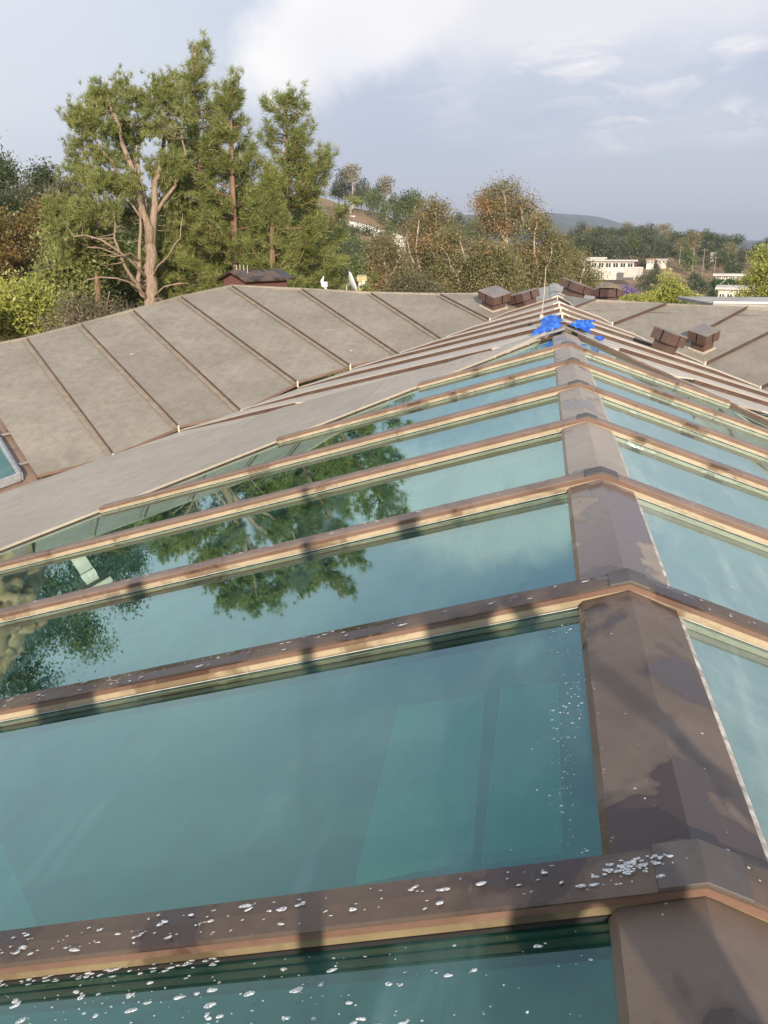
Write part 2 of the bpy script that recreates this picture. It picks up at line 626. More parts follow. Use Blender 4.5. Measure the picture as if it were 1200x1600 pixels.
def on_plane(px, py, gu, gv, z0):
    """point of the house plane z = z0+gu*u+gv*v (house units), returned as (u,v,z)"""
    r = ray(px, py)
    o = Vector((EYE.x / H, EYE.y / H, (EYE.z - ZR) / H))
    tt = (z0 + gu * o.x + gv * o.y - o.z) / (r.z - gu * r.x - gv * r.y)
    p = o + r * tt
    return (p.x, p.y, p.z)


def far_at(px, py, dist):
    r = ray(px, py)
    hd = math.hypot(r.x, r.y)
    return EYE + r * (dist / hd)


# ================================================================== TERRAIN
TX = np.array([-3500, -1200, -500, 0, 250, 500, 560, 640, 720, 850, 900, 1000, 1100, 1200, 1600, 4000], float)
TRD = np.array([0, 22, 40, 70, 100, 150, 200, 260, 320, 400, 520, 900, 2000, 3200, 4000, 5200, 9000], float)
TZ = np.array([
    # 0  22  40  70  100 150 200 260 320 400 520 900 2000 3200 4000 5200 9000
    [0, 0, 0, 2, 4, 7, 9, 9, 6, 2, 0, -5, -10, 0, 0, 0, 0],
    [0, 0, 1, 5, 9, 14, 17, 17, 12, 5, 0, -5, -10, 0, 0, 0, 0],
    [0, 0, 0, 3, 7, 12, 15, 16, 12, 5, 0, -5, -10, 0, 0, 0, 0],
    [0, -.5, -1, 2, 5, 10, 14, 15, 10, 4, 0, -5, -10, 0, 0, 0, 0],
    [0, -.5, -1, 0, 3, 8, 14, 16, 12, 4, 0, -5, -10, 0, 10, 0, 0],
    [0, -.5, -1.5, -3, -1, 6, 14, 19, 15, 4, 0, -5, -10, 20, 60, 20, 0],
    [0, -.5, -2, -4, -4, 2, 10, 17.2, 15, 4, 0, -5, -10, 30, 80, 30, 0],
    [0, -.5, -2, -5, -6, -2, 5, 13, 13, 5, 0, -5, -10, 40, 95, 40, 0],
    [0, -.5, -2, -6, -8, -6, -2, 5, 9, 6, 0, -5, -10, 50, 110, 50, 0],
    [0, -.5, -2, -6, -8, -9, -6, -2, 0, 1, 1, -5, -10, 60, 122, 50, 0],
    [0, -.5, -2, -6, -8, -9, -6, 0, 3, 4, 3, -5, -10, 55, 112, 50, 0],
    [0, -.5, -2, -6, -8, -9, -7, -1, 3, 5, 3, -5, -10, 20, 62, 20, 0],
    [0, -.5, -2, -6, -8, -9, -8, -5, -1, 2, 3, -5, -10, 0, -4, 0, 0],
    [0, -.5, -2, -6, -8, -9, -9, -7, -4, -1, 1, -5, -10, -2, -4, -4, 0],
    [0, -.5, -2, -6, -8, -9, -9, -6, -2, 2, 5, -5, -10, 0, 0, 0, 0],
    [0, 0, 0, 0, 0, 0, 0, 0, 0, 0, 0, -5, -10, 0, 0, 0, 0]], float)


def px_az(px, py=376.0):
    r = ray(px, py)
    return math.atan2(r.x, r.y)


TA = np.array([px_az(x) for x in TX])


def _vn(x, y, seed):
    xi = np.floor(x); yi = np.floor(y)
    xf = x - xi; yf = y - yi
    def h(a, b):
        s = np.sin(a * 127.1 + b * 311.7 + seed * 74.7) * 43758.5453
        return s - np.floor(s)
    u = xf * xf * (3 - 2 * xf); v = yf * yf * (3 - 2 * yf)
    return (h(xi, yi) * (1 - u) + h(xi + 1, yi) * u) * (1 - v) + (h(xi, yi + 1) * (1 - u) + h(xi + 1, yi + 1) * u) * v


def terrain_z(x, y):
    x = np.asarray(x, float); y = np.asarray(y, float)
    dx, dy = x - EYE.x, y - EYE.y
    r = np.hypot(dx, dy)
    a = np.arctan2(dx, dy)
    shp = r.shape
    af, rf = a.ravel(), r.ravel()
    ai = np.interp(af, TA, np.arange(len(TA)))
    ri = np.interp(rf, TRD, np.arange(len(TRD)))
    a0 = np.clip(np.floor(ai).astype(int), 0, len(TA) - 2)
    r0 = np.clip(np.floor(ri).astype(int), 0, len(TRD) - 2)
    ta, tr = ai - a0, ri - r0
    ta = ta * ta * (3 - 2 * ta)
    tr = tr * tr * (3 - 2 * tr)
    z = (TZ[a0, r0] * (1 - ta) + TZ[a0 + 1, r0] * ta) * (1 - tr) + (TZ[a0, r0 + 1] * (1 - ta) + TZ[a0 + 1, r0 + 1] * ta) * tr
    xf, yf = x.ravel(), y.ravel()
    amp = np.clip((rf - 30) / 120, 0, 1)
    z = z + amp * ((_vn(xf / 23, yf / 23, 1) - .5) * 2.2 + (_vn(xf / 9, yf / 9, 2) - .5) * .8)
    big = np.clip((rf - 1500) / 1500, 0, 1)
    z = z + big * ((_vn(xf / 260, yf / 260, 3) - .5) * 26 + (_vn(xf / 90, yf / 90, 4) - .5) * 9)
    return z.reshape(shp)


def tz(x, y):
    return float(terrain_z(np.array([x]), np.array([y]))[0])


def build_terrain():
    az = np.concatenate([np.linspace(-math.pi, -1.25, 24, endpoint=False), np.linspace(-1.25, .75, 300, endpoint=False), np.linspace(.75, math.pi, 30)])
    rr = np.concatenate([[0.0], np.geomspace(8, 9000, 170)])
    A, R_ = np.meshgrid(az, rr)
    X = EYE.x + np.sin(A) * R_
    Y = EYE.y + np.cos(A) * R_
    Z = terrain_z(X, Y)
    na, nr = len(az), len(rr)
    V = np.stack([X.ravel(), Y.ravel(), Z.ravel()], 1)
    i, j = np.meshgrid(np.arange(nr - 1), np.arange(na - 1), indexing='ij')
    i = i.ravel(); j = j.ravel()
    Fq = np.stack([i * na + j, i * na + j + 1, (i + 1) * na + j + 1, (i + 1) * na + j], 1)
    o = np_object('terrain', V, Fq[:, ::-1], 'dry_ground')
    o.data.polygons.foreach_set('use_smooth', [True] * len(o.data.polygons))
    tag(o, 'dry brown and green hills rolling away behind the house', None, None, 'structure')


build_terrain()

hm, ht = material('haze_air')
hv = ht.new('ShaderNodeVolumePrincipled')
hv.inputs['Color'].default_value = (.80, .87, 1.0, 1)
hv.inputs['Density'].default_value = 2.2e-4
hv.inputs['Anisotropy'].default_value = .2
ht.l.new(hv.outputs[0], ht.out.inputs['Volume'])
hz_ = bpy.data.meshes.new('haze')
hx0, hx1, hz0, hz1 = -9400, 9400, -60, 190
hz_.from_pydata([(x, y, z) for z in (hz0, hz1) for x, y in ((hx0, hx0), (hx1, hx0), (hx1, hx1), (hx0, hx1))], [],
                [(3, 2, 1, 0), (4, 5, 6, 7), (0, 1, 5, 4), (1, 2, 6, 5), (2, 3, 7, 6), (3, 0, 4, 7)])
hz_.materials.append(hm)
ho = bpy.data.objects.new('haze', hz_)
COL.objects.link(ho)
tag(ho, 'thin pale haze over the hills', None, None, 'stuff')

# ================================================================== SKYLIGHT
EL = (10.75, 1.11)          # left glass edge  v = 10.75 - 1.11*|u|
ER = (10.75, 1.05)
UL_MAX, UR_MAX = 6.2, 4.6
GZ = -.046                  # glass lies below the caps
RK = list(range(-2, 7))     # rafters
vk = lambda k: Y0 + S * k


def sl_z(u, off=0.0):
    return (-TL * abs(u) if u < 0 else -TR * abs(u)) + off


def SLP(u, v, off=0.0):
    return W(u, v, sl_z(u, off))


def uend(side, v):
    e = EL if side < 0 else ER
    m = UL_MAX if side < 0 else UR_MAX
    return min(m, max(0.0, (e[0] - v) / e[1]))


sky = thing('glass_skylight', 'long ridged skylight of green glass panes between brown metal glazing bars', 'skylight', W(0, 4, -.4))


def build_skylight():
    # ---- panes
    RW = .085                     # half width of ridge cap in u
    for i in range(len(RK)):
        v0 = vk(RK[i]); v1 = vk(RK[i] + 1)
        for side in (-1, 1):
            e = EL if side < 0 else ER
            v1c = min(v1, e[0] - .02)
            u0 = RWID * .9
            pts = [(u0, v0)]
            ua, ub = uend(side, v0), uend(side, v1c)
            pts.append((ua, v0))
            if ua >= (UL_MAX if side < 0 else UR_MAX) and ub < ua:
                pts.append((ua, e[0] - e[1] * ua))
            pts.append((max(ub, u0 + .005), v1c))
            if ub > u0: pts.append((u0, v1c))
            pp = [SLP(side * a, b, GZ) for a, b in pts]
            if side < 0: pp = pp[::-1]
            m = MB()
            m.prism(pp, (0, 0, -.018))
            near = v0 < 5.0
            pane = m.build('glass_pane', 'pane_glass' if side < 0 else 'pane_glass_dusty', sky)
            # white sealant bead at the cap side and along the far rafter
            s = MB()
            a = SLP(side * u0, v0 + .03, GZ + .004); b = SLP(side * u0, v1c - .02, GZ + .004)
            wd = .032 if side > 0 else .006
            rt = Vector((side * 1.0, 0, -TL if side < 0 else -TR)).normalized()
            up = Vector((0, 0, 1))
            s.sweep(a, b, [(0, 0), (wd * H, 0), (wd * H * .8, .006), (0, .010)], rt, up)
            s.build('sealant_bead', 'chalk_white' if side > 0 else 'sealant', pane); s = MB()
            # bead where the pane meets the upstand of the next rafter
            a = SLP(side * u0, v1c - .012, GZ + .004); b = SLP(side * max(ub - .03, u0 + .02), v1c - .012, GZ + .004)
            if RK[i] < 6 and RK[i] >= 0:
                s.sweep(a, b, [(0, 0), (.007, 0), (.006, .004), (0, .005)], Vector((0, 1, 0)), up)
            if s.v: s.build('sealant_bead', 'sealant', pane)
    # ---- rafters, one per side, with caps
    for k in RK:
        v0 = vk(k)
        far = k >= 2
        for side in (-1, 1):
            ue = uend(side, v0) + .0
            if ue < .2: continue
            rdir = Vector((side, 0, -TL if side < 0 else -TR))
            up = Vector((0, 0, 1))
            fw = Vector((0, 1, 0))
            a = SLP(side * .0, v0, 0); b = SLP(side * ue, v0, 0)
            # upstand (cream front face) : v from v0 to v0+.075
            w = .085 * H
            m = MB()
            m.sweep(a, b, [(.006, GZ * H - .02), (.0, GZ * H * .96), (.003, -.006), (.006, -.004), (w - .004, -.004), (w, GZ * H - .02)], fw, up)
            raf = m.build('rafter', 'face_cream' if k > 0 else 'face_olive', sky)
            c = MB()
            # red-brown band: top third of the face, stands 4 mm proud with a small bottom lip
            c.sweep(a, b, [(-.005, -.024), (-.001, -.025), (-.001, .0), (-.007, .0)], fw, up)
            c.build('face_band', 'face_red', raf)
            c = MB()
            zb = GZ * H
            gh = .011 if k <= 0 else .004
            c.sweep(a, b, [(-.006, zb + .001), (-.004, zb + gh), (.002, zb + gh + .001), (.002, zb + .001)], fw, up)
            c.build('gasket', 'dark_gap', raf)
            c = MB()
            c.sweep(a, b, [(-.010, .001), (-.012, .007), (-.004, .011), (w * .55, .016), (w + .012, .012), (w + .016, -.002), (w + .012, -.002), (w + .006, .004), (-.002, .002)], fw, up)
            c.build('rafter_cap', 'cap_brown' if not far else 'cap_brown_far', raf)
            if k >= 0:
                # folded saddle over the ridge joint
                pass
    # saddle pieces over the ridge joints
    for k in RK:
        v0 = vk(k)
        w = .085 * H
        m = MB()
        hw = .075 if k % 2 == 0 else .06
        cs = [(-hw, sl_z(-hw)), (0, 0), (hw, sl_z(hw))]
        top = [W(u, 0, z) + Vector((0, 0, .020)) for u, z in cs]
        fr = [p + Vector((0, v0 * H - .014, 0)) for p in top]
        bk = [p + Vector((0, v0 * H + w + .020, 0)) for p in top]
        th = Vector((0, 0, -.012))
        prof = fr + [p + th for p in fr[::-1]]
        m.prism(prof, (0, w + .034, 0))
        m.build('joint_cover', 'joint_cover', sky, bevel=.002)
    # ---- ridge cap segments
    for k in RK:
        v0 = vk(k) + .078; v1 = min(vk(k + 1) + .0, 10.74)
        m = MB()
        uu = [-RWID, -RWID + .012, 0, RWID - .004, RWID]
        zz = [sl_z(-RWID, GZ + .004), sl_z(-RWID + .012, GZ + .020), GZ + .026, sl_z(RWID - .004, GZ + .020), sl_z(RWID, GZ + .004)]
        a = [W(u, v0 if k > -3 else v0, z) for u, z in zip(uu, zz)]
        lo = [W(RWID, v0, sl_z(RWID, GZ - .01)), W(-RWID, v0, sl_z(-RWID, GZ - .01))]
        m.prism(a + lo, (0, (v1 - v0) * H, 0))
        m.build('ridge_cap', 'ridge_brown_shaded' if k < 1 else ('ridge_brown_mid' if k == 1 else 'ridge_brown_dry_lit'), sky)
    # ---- gutters/edge frame along the 45 degree ends
    for side, e, mx in ((-1, EL, UL_MAX), (1, ER, UR_MAX)):
        m = MB()
        a = SLP(side * .03, e[0] - e[1] * .03, GZ + .0); b = SLP(side * mx, e[0] - e[1] * mx, GZ + .0)
        d = (b - a).normalized()
        r = Vector((-d.y, d.x, 0)).normalized()
        if r.y < 0: r = -r
        m.sweep(a, b, [(-.004, -.03), (-.004, .004), (.012, .004), (.012, -.03)], r, Vector((0, 0, 1)))
        m.build('edge_frame', 'vent_brown' if side < 0 else 'fascia_brown', sky)


RWID = .148
build_skylight()

# room under the glass: floor, light shaft walls
room = thing('lightwell_room', 'room with pale shaft walls seen dimly below the green glass', 'room', W(-1, 3, -3.2))


def build_room():
    m = MB()
    m.box(W(-1, 3.5, -3.25), (9.5 * H, 15 * H, .1))
    m.build('floor_slab', 'interior_floor', room)
    for (cu, cv, wu, wv, z0, z1) in ((-5.9, 3.5, .1, 15, -3.2, -1.9), (4.4, 2.0, .1, 12, -3.2, -1.6), (-1, -3.6, 9.5, .1, -3.2, -2.0)):
        m = MB()
        m.box(W(cu, cv, (z0 + z1) / 2), (wu * H, wv * H, (z1 - z0) * H))
        m.build('wall', 'interior_white', room)


build_room()


def deep_at(px, py, z):
    """house coordinates of the spot at height z that is seen at px,py"""
    return on_plane(px, py, 0, 0, z)


def shaft_panel(pxs, z, th=.04):
    pts = [W(*deep_at(x, y, z)) for x, y in pxs]
    m = MB()
    m.prism(pts, (0, 0, -th))
    return m


for pxs, z in (([(622, 1105), (758, 1084), (738, 1330), (556, 1366)], -.42),
               ([(782, 1078), (872, 1066), (880, 1318), (752, 1335)], -.40),
               ([(1130, 1100), (1185, 1150), (1260, 1330), (1180, 1330)], -.5),
               ([(-30, 1290), (5, 1320), (55, 1440), (-30, 1450)], -.9)):
    shaft_panel(pxs, z).build('shaft_baffle', 'interior_white', room)

# ================================================================== HOUSE ROOFS
house = thing('house', 'sprawling house under grey-brown folded metal roofs around the skylight', 'house', W(-3, 12, -ZR / H))
GL = (-.064, .322, -5.44)       # left wing plane
GR = (.018, .32, -4.93)           # right wing plane
STEP = .052
CPX = [(764, 501), (697, 527), (625, 552), (547, 578), (465, 607), (377, 641), (280, 674), (178, 712)]
CU = []
for x, y in CPX:
    p = on_plane(x, y, TL, 0, 0)
    CU.append((p[0], p[1]))
# regularise the valley line
cu = np.array(CU)
kk = np.arange(len(cu))
pu = np.polyfit(kk, cu[:, 0], 1); pvv = np.polyfit(kk, cu[:, 1], 1)
CL = [(np.polyval(pu, i) * .5 + CU[i][0] * .5, np.polyval(pvv, i) * .5 + CU[i][1] * .5) for i in range(8)] if False else CU
TOPL = [(687, 460), (579, 458), (471, 452), (362, 447), (283, 464), (208, 485), (127, 507), (42, 529)]
TLP = [on_plane(x, y, *GL)[:2] for x, y in TOPL]


def lw(u, v, off=0.0):
    return W(u, v, GL[2] + GL[0] * u + GL[1] * v + off)


def rw(u, v, off=0.0):
    return W(u, v, GR[2] + GR[0] * u + GR[1] * v + off)


def sheet(m, pts, th=.03):
    m.prism(pts, (0, 0, -th))


HS = .014        # half the riser at each seam
# extra leftmost bays
C_ext = (-6.56, 9.72); T_ext = (-9.6, 12.72)
CLs = CL + [C_ext]
TLs = TLP + [T_ext]
CROSS = {0: [], 1: [], 2: [.25], 3: [.33], 4: [], 5: [.40, .72], 6: [.45], 7: [.28, .78]}


def panel_bay(i, c0, t0, c1, t1, P):
    """c0/t0 right seam (bottom, top), c1/t1 left seam ; right seam is the lower edge of the saw tooth"""
    name = 'roof_panel'
    cuts = [0.0] + CROSS_NOW.get(i, []) + [1.0]
    for a, b in zip(cuts[:-1], cuts[1:]):
        g = .0055 if a > 0 else 0
        def L(p, q, t): return (p[0] + (q[0] - p[0]) * t, p[1] + (q[1] - p[1]) * t)
        r0 = L(c0, t0, a + g); r1 = L(c0, t0, b); l0 = L(c1, t1, a + g); l1 = L(c1, t1, b)
        m = MB()
        sheet(m, [P(*l0, HS * SG[0]), P(*r0, HS * SG[1]), P(*r1, HS * SG[1]), P(*l1, HS * SG[0])])
        m.build(name, 'roof_metal', house)


SG = (1, -1)
CROSS_NOW = {0: [], 1: [], 2: [.38], 3: [.30], 4: [.34], 5: [.62], 6: [.31], 7: [.55]}
# left wing: bays between seams (seam i at right, seam i+1 at left)
for i in range(8):
    panel_bay(i, CLs[i], TLs[i], CLs[i + 1], TLs[i + 1], lw)
# closing sliver right of the first seam up to the hip
m = MB()
sheet(m, [lw(*CLs[0], HS), lw(-.08, 16.75, -HS), lw(-1.1, 16.9, .0), lw(*TLs[0], HS)])
m.build('roof_panel', 'roof_metal', house)

# risers at the seams + rust stained band
for i in range(8):
    c, t_ = CLs[i], TLs[i]
    m = MB()
    a, b = lw(*c, -HS - .02), lw(*t_, -HS - .02)
    d = (b - a).normalized()
    r = Vector((0, 0, 1)).cross(d).normalized()
    if r.x > 0: r = -r
    hh = (2 * HS + .02) * H
    m.sweep(a, b, [(-.012, 0), (.006, 0), (.006, hh - .004), (.014, hh + .006), (-.012, hh + .008)], r, Vector((0, 0, 1)))
    m.build('seam_riser', 'riser_brown', house)
    m = MB()
    a, b = lw(*c, -HS + .002), lw(*t_, -HS + .002)
    m.sweep(a, b, [(.008, 0), (.12, .002), (.12, .005), (.008, .008)], r, Vector((0, 0, 1)))
    m.build('seam_flashing', 'seam_tan', house)
# top edge flashing of the left wing
tops = [(-.9, 16.9)] + TLs[:4]
def strip(P, pts, name, mat, prof):
    for a_, b_ in zip(pts[:-1], pts[1:]):
        m = MB()
        a, b = P(*a_, 0), P(*b_, 0)
        d = (b - a).normalized()
        r = Vector((0, 0, 1)).cross(d).normalized()
        if r.y < 0: r = -r
        m.sweep(a, b, prof, r, Vector((0, 0, 1)))
        m.build(name, mat, house)
strip(lw, [(-1.0, 16.8)] + TLs, 'ridge_flashing', 'roof_metal', [(-.02, -.05), (-.02, .030), (.03, .038), (.06, .0), (.06, -.08)])
# back slope behind the ridge of the left wing, and the verge side
m = MB()
bk = [(TLs[0][0], TLs[0][1])] + TLs[1:]
for a, b in zip(([(-.6, 16.9)] + bk)[:-1], ([(-.6, 16.9)] + bk)[1:]):
    pa, pb = lw(*a, 0), lw(*b, 0)
    off = Vector((-.6, 1.0, -.36)).normalized() * 4.5
    m.poly([pa, pb, pb + off, pa + off])
m.build('back_slope', 'roof_metal', house)

# ---- bottom fascia of each left bay along the valley, and the stepped main roof
AX = []
for y in (467.5, 477.5, 486, 495.6):
    p = on_plane(863, y, 0, 0, 0.0)
    AX.append(p[1])
AX = AX + [AX[-1] - 1.12 * j for j in range(1, 7)]
print('AX', AX, 'CL', CLs)
DPX = [(897, 482), (958, 508), (1028, 541), (1103, 570), (1189, 607)]
DU = [on_plane(x, y, -TR, 0, 0)[:2] for x, y in DPX]
print('DU', DU)
dstep = (DU[-1][0] - DU[-2][0], DU[-1][1] - DU[-2][1])
for _ in range(4):
    DU.append((DU[-1][0] + .62, DU[-1][1] - .62))


def mz(u, off=0.0):
    return sl_z(u, off)


def MP(u, v, off=0.0):
    return W(u, v, mz(u, off))


# apron: its far edge as surveyed on the main slope
APX = [(-60, 785), (0, 764), (60, 748), (120, 726), (180, 708), (250, 690), (310, 674), (370, 660), (450, 634), (530, 612), (620, 588), (700, 566), (770, 545), (835, 524)]
APF = [on_plane(x, y, TL, 0, .02)[:2] for x, y in APX]
AP_LIFT = .02
print('APF', APF)


def ap_v(u):
    xs = [p[0] for p in APF]; vs = [p[1] for p in APF]
    return float(np.interp(u, xs, vs))


TLIFT = STEP - .006


def lim_l(u):
    return ap_v(u) - .12


def lim_r(u):
    return 10.77 - 1.05 * u + .10


apr = MB()
n = 40
us = [-7.4 + (7.4 - .25) * i / n for i in range(n + 1)]
for i in range(3):
    pass
cuts = [-7.4, -5.4, -3.7, -2.1, -.22]
for a, b in zip(cuts[:-1], cuts[1:]):
    m = MB()
    k = 12
    gap = .004
    uu = [a + gap + (b - a - gap) * j / k for j in range(k + 1)]
    nearp = [SLP(u, max(10.78 - 1.11 * abs(u), 3.2), -.012) for u in uu]
    farp = [SLP(u, max(ap_v(u), 10.80 - 1.11 * abs(u)), AP_LIFT) for u in uu]
    m.prism(nearp + farp[::-1], (0, 0, -.03))
    m.build('valley_flashing', 'apron_metal', house)

# treads & risers, left side
for i in range(8):
    c = CLs[i]
    A = (0.0, AX[min(i, len(AX) - 1)])
    # clip the near (visible) lip to the apron's far edge
    def lerp(t): return (c[0] + (A[0] - c[0]) * t, c[1] + (A[1] - c[1]) * t)
    c2 = CLs[i + 1]
    if i + 1 < len(AX):
        A2 = (0.0, AX[i + 1])
    else:
        A2 = (0.0, AX[-1] - 1.0)
    # tread i+1: from lip (i+1) [raised, near] to riser base of lip i [far]
    m = MB()
    N = 24
    nearp = []
    for j in range(N + 1):
        t = j / N
        q = (c2[0] + (A2[0] - c2[0]) * t, c2[1] + (A2[1] - c2[1]) * t)
        nearp.append(MP(q[0], max(q[1], lim_l(q[0])), TLIFT * min(1, t * 3 + .25) if q[1] > lim_l(q[0]) else -.004))
    farp = [MP(lerp(j / N)[0], max(lerp(j / N)[1], lim_l(lerp(j / N)[0]) + .002), -.004) for j in range(N + 1)]
    m.prism(nearp + farp[::-1], (0, 0, -.02))
    m.build('tread_panel', 'tread_metal', house)
    # riser below lip i
    m = MB()
    fr = []
    for j in range(N + 1):
        t = j / N
        hgt = STEP * min(1, t * 3 + .25)
        q = lerp(t)
        fr.append((q, hgt))
    N2 = 32
    fr = [(lerp(j / N2), STEP * min(1, 3 * j / N2 + .25)) for j in range(N2 + 1)]
    fr = [f_ for f_ in fr if f_[0][1] > lim_l(f_[0][0]) + .02]
    if len(fr) < 2: continue
    for (q0, h0), (q1, h1) in zip(fr[:-1], fr[1:]):
        a0, a1 = MP(q0[0], q0[1] - .010, -.02), MP(q1[0], q1[1] - .010, -.02)
        b0, b1 = MP(q0[0], q0[1] - .010, h0 - .012), MP(q1[0], q1[1] - .010, h1 - .012)
        m.prism([a0, a1, b1, b0], (0, .010, 0))
    m.build('step_riser', 'riser_brown', house)
    m = MB()
    for (q0, h0), (q1, h1) in zip(fr[:-1], fr[1:]):
        m.prism([MP(q0[0], q0[1] - .022, h0 - .010), MP(q1[0], q1[1] - .022, h1 - .010), MP(q1[0], q1[1] + .05, h1 + .001), MP(q0[0], q0[1] + .05, h0 + .001)], (0, 0, .006))
    m.build('step_lip', 'lip_metal', house)
# brown fascia under the lower edges of the left wing bays
for i in range(8):
    a, b = CLs[i], CLs[i + 1]
    m = MB()
    p0, p1 = lw(*a, -HS - .03), lw(*b, HS - .035)
    d = (p1 - p0).normalized()
    r = Vector((0, 0, 1)).cross(d).normalized()
    if r.y > 0: r = -r
    m.prism([p0, p1, p1 + Vector((0, 0, .036 * H)), p0 + Vector((0, 0, .036 * H))], r * .012)
    m.build('fascia', 'fascia_brown', house)
    m = MB()
    m.box(lw(*a, .0) + Vector((.02, -.05, -.02)), (.03, .03, .13))
    m.build('corner_cleat', 'cream_trim', house)

# right side
for i in range(9):
    d0 = DU[i] if i < len(DU) else None
    if d0 is None: break
    A = (0.0, AX[i] if i < len(AX) else AX[-1] - 1.1 * (i - len(AX) + 1))
    m = MB(); N = 24
    if i + 1 < len(DU):
        d2 = DU[i + 1]
        A2 = (0.0, AX[i + 1] if i + 1 < len(AX) else AX[-1] - 1.1)
        nearp = [MP(d2[0] * t, max(A2[1] + (d2[1] - A2[1]) * t, lim_r(d2[0] * t)), TLIFT * min(1, (1 - t) * 3 + .25) if A2[1] + (d2[1] - A2[1]) * t > lim_r(d2[0] * t) else -.004) for t in [j / N for j in range(N + 1)]]
        farp = [MP(d0[0] * t, max(A[1] + (d0[1] - A[1]) * t, lim_r(d0[0] * t) + .002), -.004) for t in [j / N for j in range(N + 1)]]
        m.prism((nearp + farp[::-1])[::-1], (0, 0, -.02))
        m.build('tread_panel', 'tread_metal', house)
    m = MB(); m2 = MB()
    fr = [((d0[0] * t, A[1] + (d0[1] - A[1]) * t), STEP * min(1, (1 - t) * 3 + .25)) for t in [j / 32 for j in range(33)]]
    fr = [f_ for f_ in fr if f_[0][1] > lim_r(f_[0][0]) + .02]
    if len(fr) < 2: continue
    for (q0, h0), (q1, h1) in zip(fr[:-1], fr[1:]):
        a0, a1 = MP(q0[0], q0[1] - .010, -.02), MP(q1[0], q1[1] - .010, -.02)
        b0, b1 = MP(q0[0], q0[1] - .010, h0 - .012), MP(q1[0], q1[1] - .010, h1 - .012)
        m.prism([a0, a1, b1, b0], (0, .010, 0))
        m2.prism([MP(q0[0], q0[1] - .022, h0 - .010), MP(q1[0], q1[1] - .022, h1 - .010), MP(q1[0], q1[1] + .03, h1 + .004), MP(q0[0], q0[1] + .03, h0 + .004)], (0, 0, .008))
    m.build('step_riser', 'riser_brown', house)
    m2.build('step_lip', 'lip_metal', house)
# ridge knuckles on the axis of the stepped roof
for v in AX[:4]:
    m = MB()
    hw = .10
    top = [W(-hw, v - .03, sl_z(-hw, STEP + .012)), W(0, v - .03, STEP + .02), W(hw, v - .03, sl_z(hw, STEP + .012))]
    m.prism(top + [p + Vector((0, 0, -.03)) for p in top[::-1]], (0, .12, 0))
    m.build('ridge_knuckle', 'cream_trim', house)
    m = MB()
    m.box(W(0, v - .028, STEP * .4), (.035, .03, STEP * H * 1.2))
    m.build('corner_cleat', 'cream_trim', house)

# right wing panels
TRPX = [(931, 469), (1043, 475), (1168, 481)]
TRP = [on_plane(x, y, *GR)[:2] for x, y in TRPX]
print('TRP', TRP)


def rtop(d):
    """where a 45 degree seam from d reaches the ridge of the right wing"""
    vr = 15.02 if d[0] < .4 else 14.72
    L = vr - d[1]
    return (d[0] + L, vr)


RT = [TRP[0], TRP[1], TRP[2]] + [rtop(d) for d in DU[3:]]
SG = (-1, 1)
CROSS_NOW = {3: [.36], 5: [.5]}
for i in range(len(DU) - 1):
    # right wing steps down to the right: left seam belongs to the higher bay
    c0, t0, c1, t1 = DU[i + 1], RT[i + 1], DU[i], RT[i]
    panel_bay(i, c0, t0, c1, t1, rw)
    m = MB()
    a, b = rw(*c1, -HS - .02), rw(*t1, -HS - .02)
    d = (b - a).normalized()
    r = Vector((0, 0, 1)).cross(d).normalized()
    if r.x < 0: r = -r
    hh = (2 * HS + .03) * H
    m.sweep(a, b, [(-.012, 0), (.006, 0), (.006, hh - .004), (.014, hh + .006), (-.012, hh + .008)], r, Vector((0, 0, 1)))
    m.build('seam_riser', 'riser_brown', house)
# first bay between axis and first seam
m = MB()
sheet(m, [MP(0, AX[0], STEP - .01), rw(*DU[0], HS), rw(*RT[0], HS), W(.45, 15.9, .03), W(0, 16.5, .06)])
m.build('roof_panel', 'roof_metal', house)
for i in range(len(DU) - 1):
    a, b = DU[i], DU[i + 1]
    m = MB()
    p0, p1 = rw(*a, -.05), rw(*b, -.05)
    m.prism([p0, p1, p1 + Vector((0, 0, .035 * H)), p0 + Vector((0, 0, .035 * H))], (-.009, -.009, 0))
    m.build('fascia', 'riser_brown', house)
    m = MB()
    m.box(rw(*b, .02) + Vector((-.02, -.03, -.03)), (.03, .03, .14))
    m.build('corner_cleat', 'cream_trim', house)
strip(rw, [(.3, 15.05), TRP[0], TRP[1], TRP[2], (7.5, 14.4)], 'ridge_flashing', 'roof_metal', [(-.03, -.05), (-.03, .012), (.06, .018), (.10, .0), (.10, -.08)])
m = MB()
m.poly([rw(.3, 15.05, 0), rw(7.5, 14.4, 0), W(7.8, 17.5, -1.2), W(.3, 17.5, -1.0)])
m.build('back_slope', 'roof_metal', house)
# right apron between the glass edge and the steps
m = MB()
k = 10
nearp = [SLP(.15 + (4.4 - .15) * j / k, 10.77 - 1.05 * (.15 + (4.4 - .15) * j / k), -.02) for j in range(k + 1)]
farp = [SLP(.15 + (4.6 - .15) * j / k, 10.95 - .93 * (.15 + (4.6 - .15) * j / k), -.02) for j in range(k + 1)]
m.prism((nearp + farp[::-1])[::-1], (0, 0, -.03))
m.build('valley_flashing', 'fascia_brown', house)
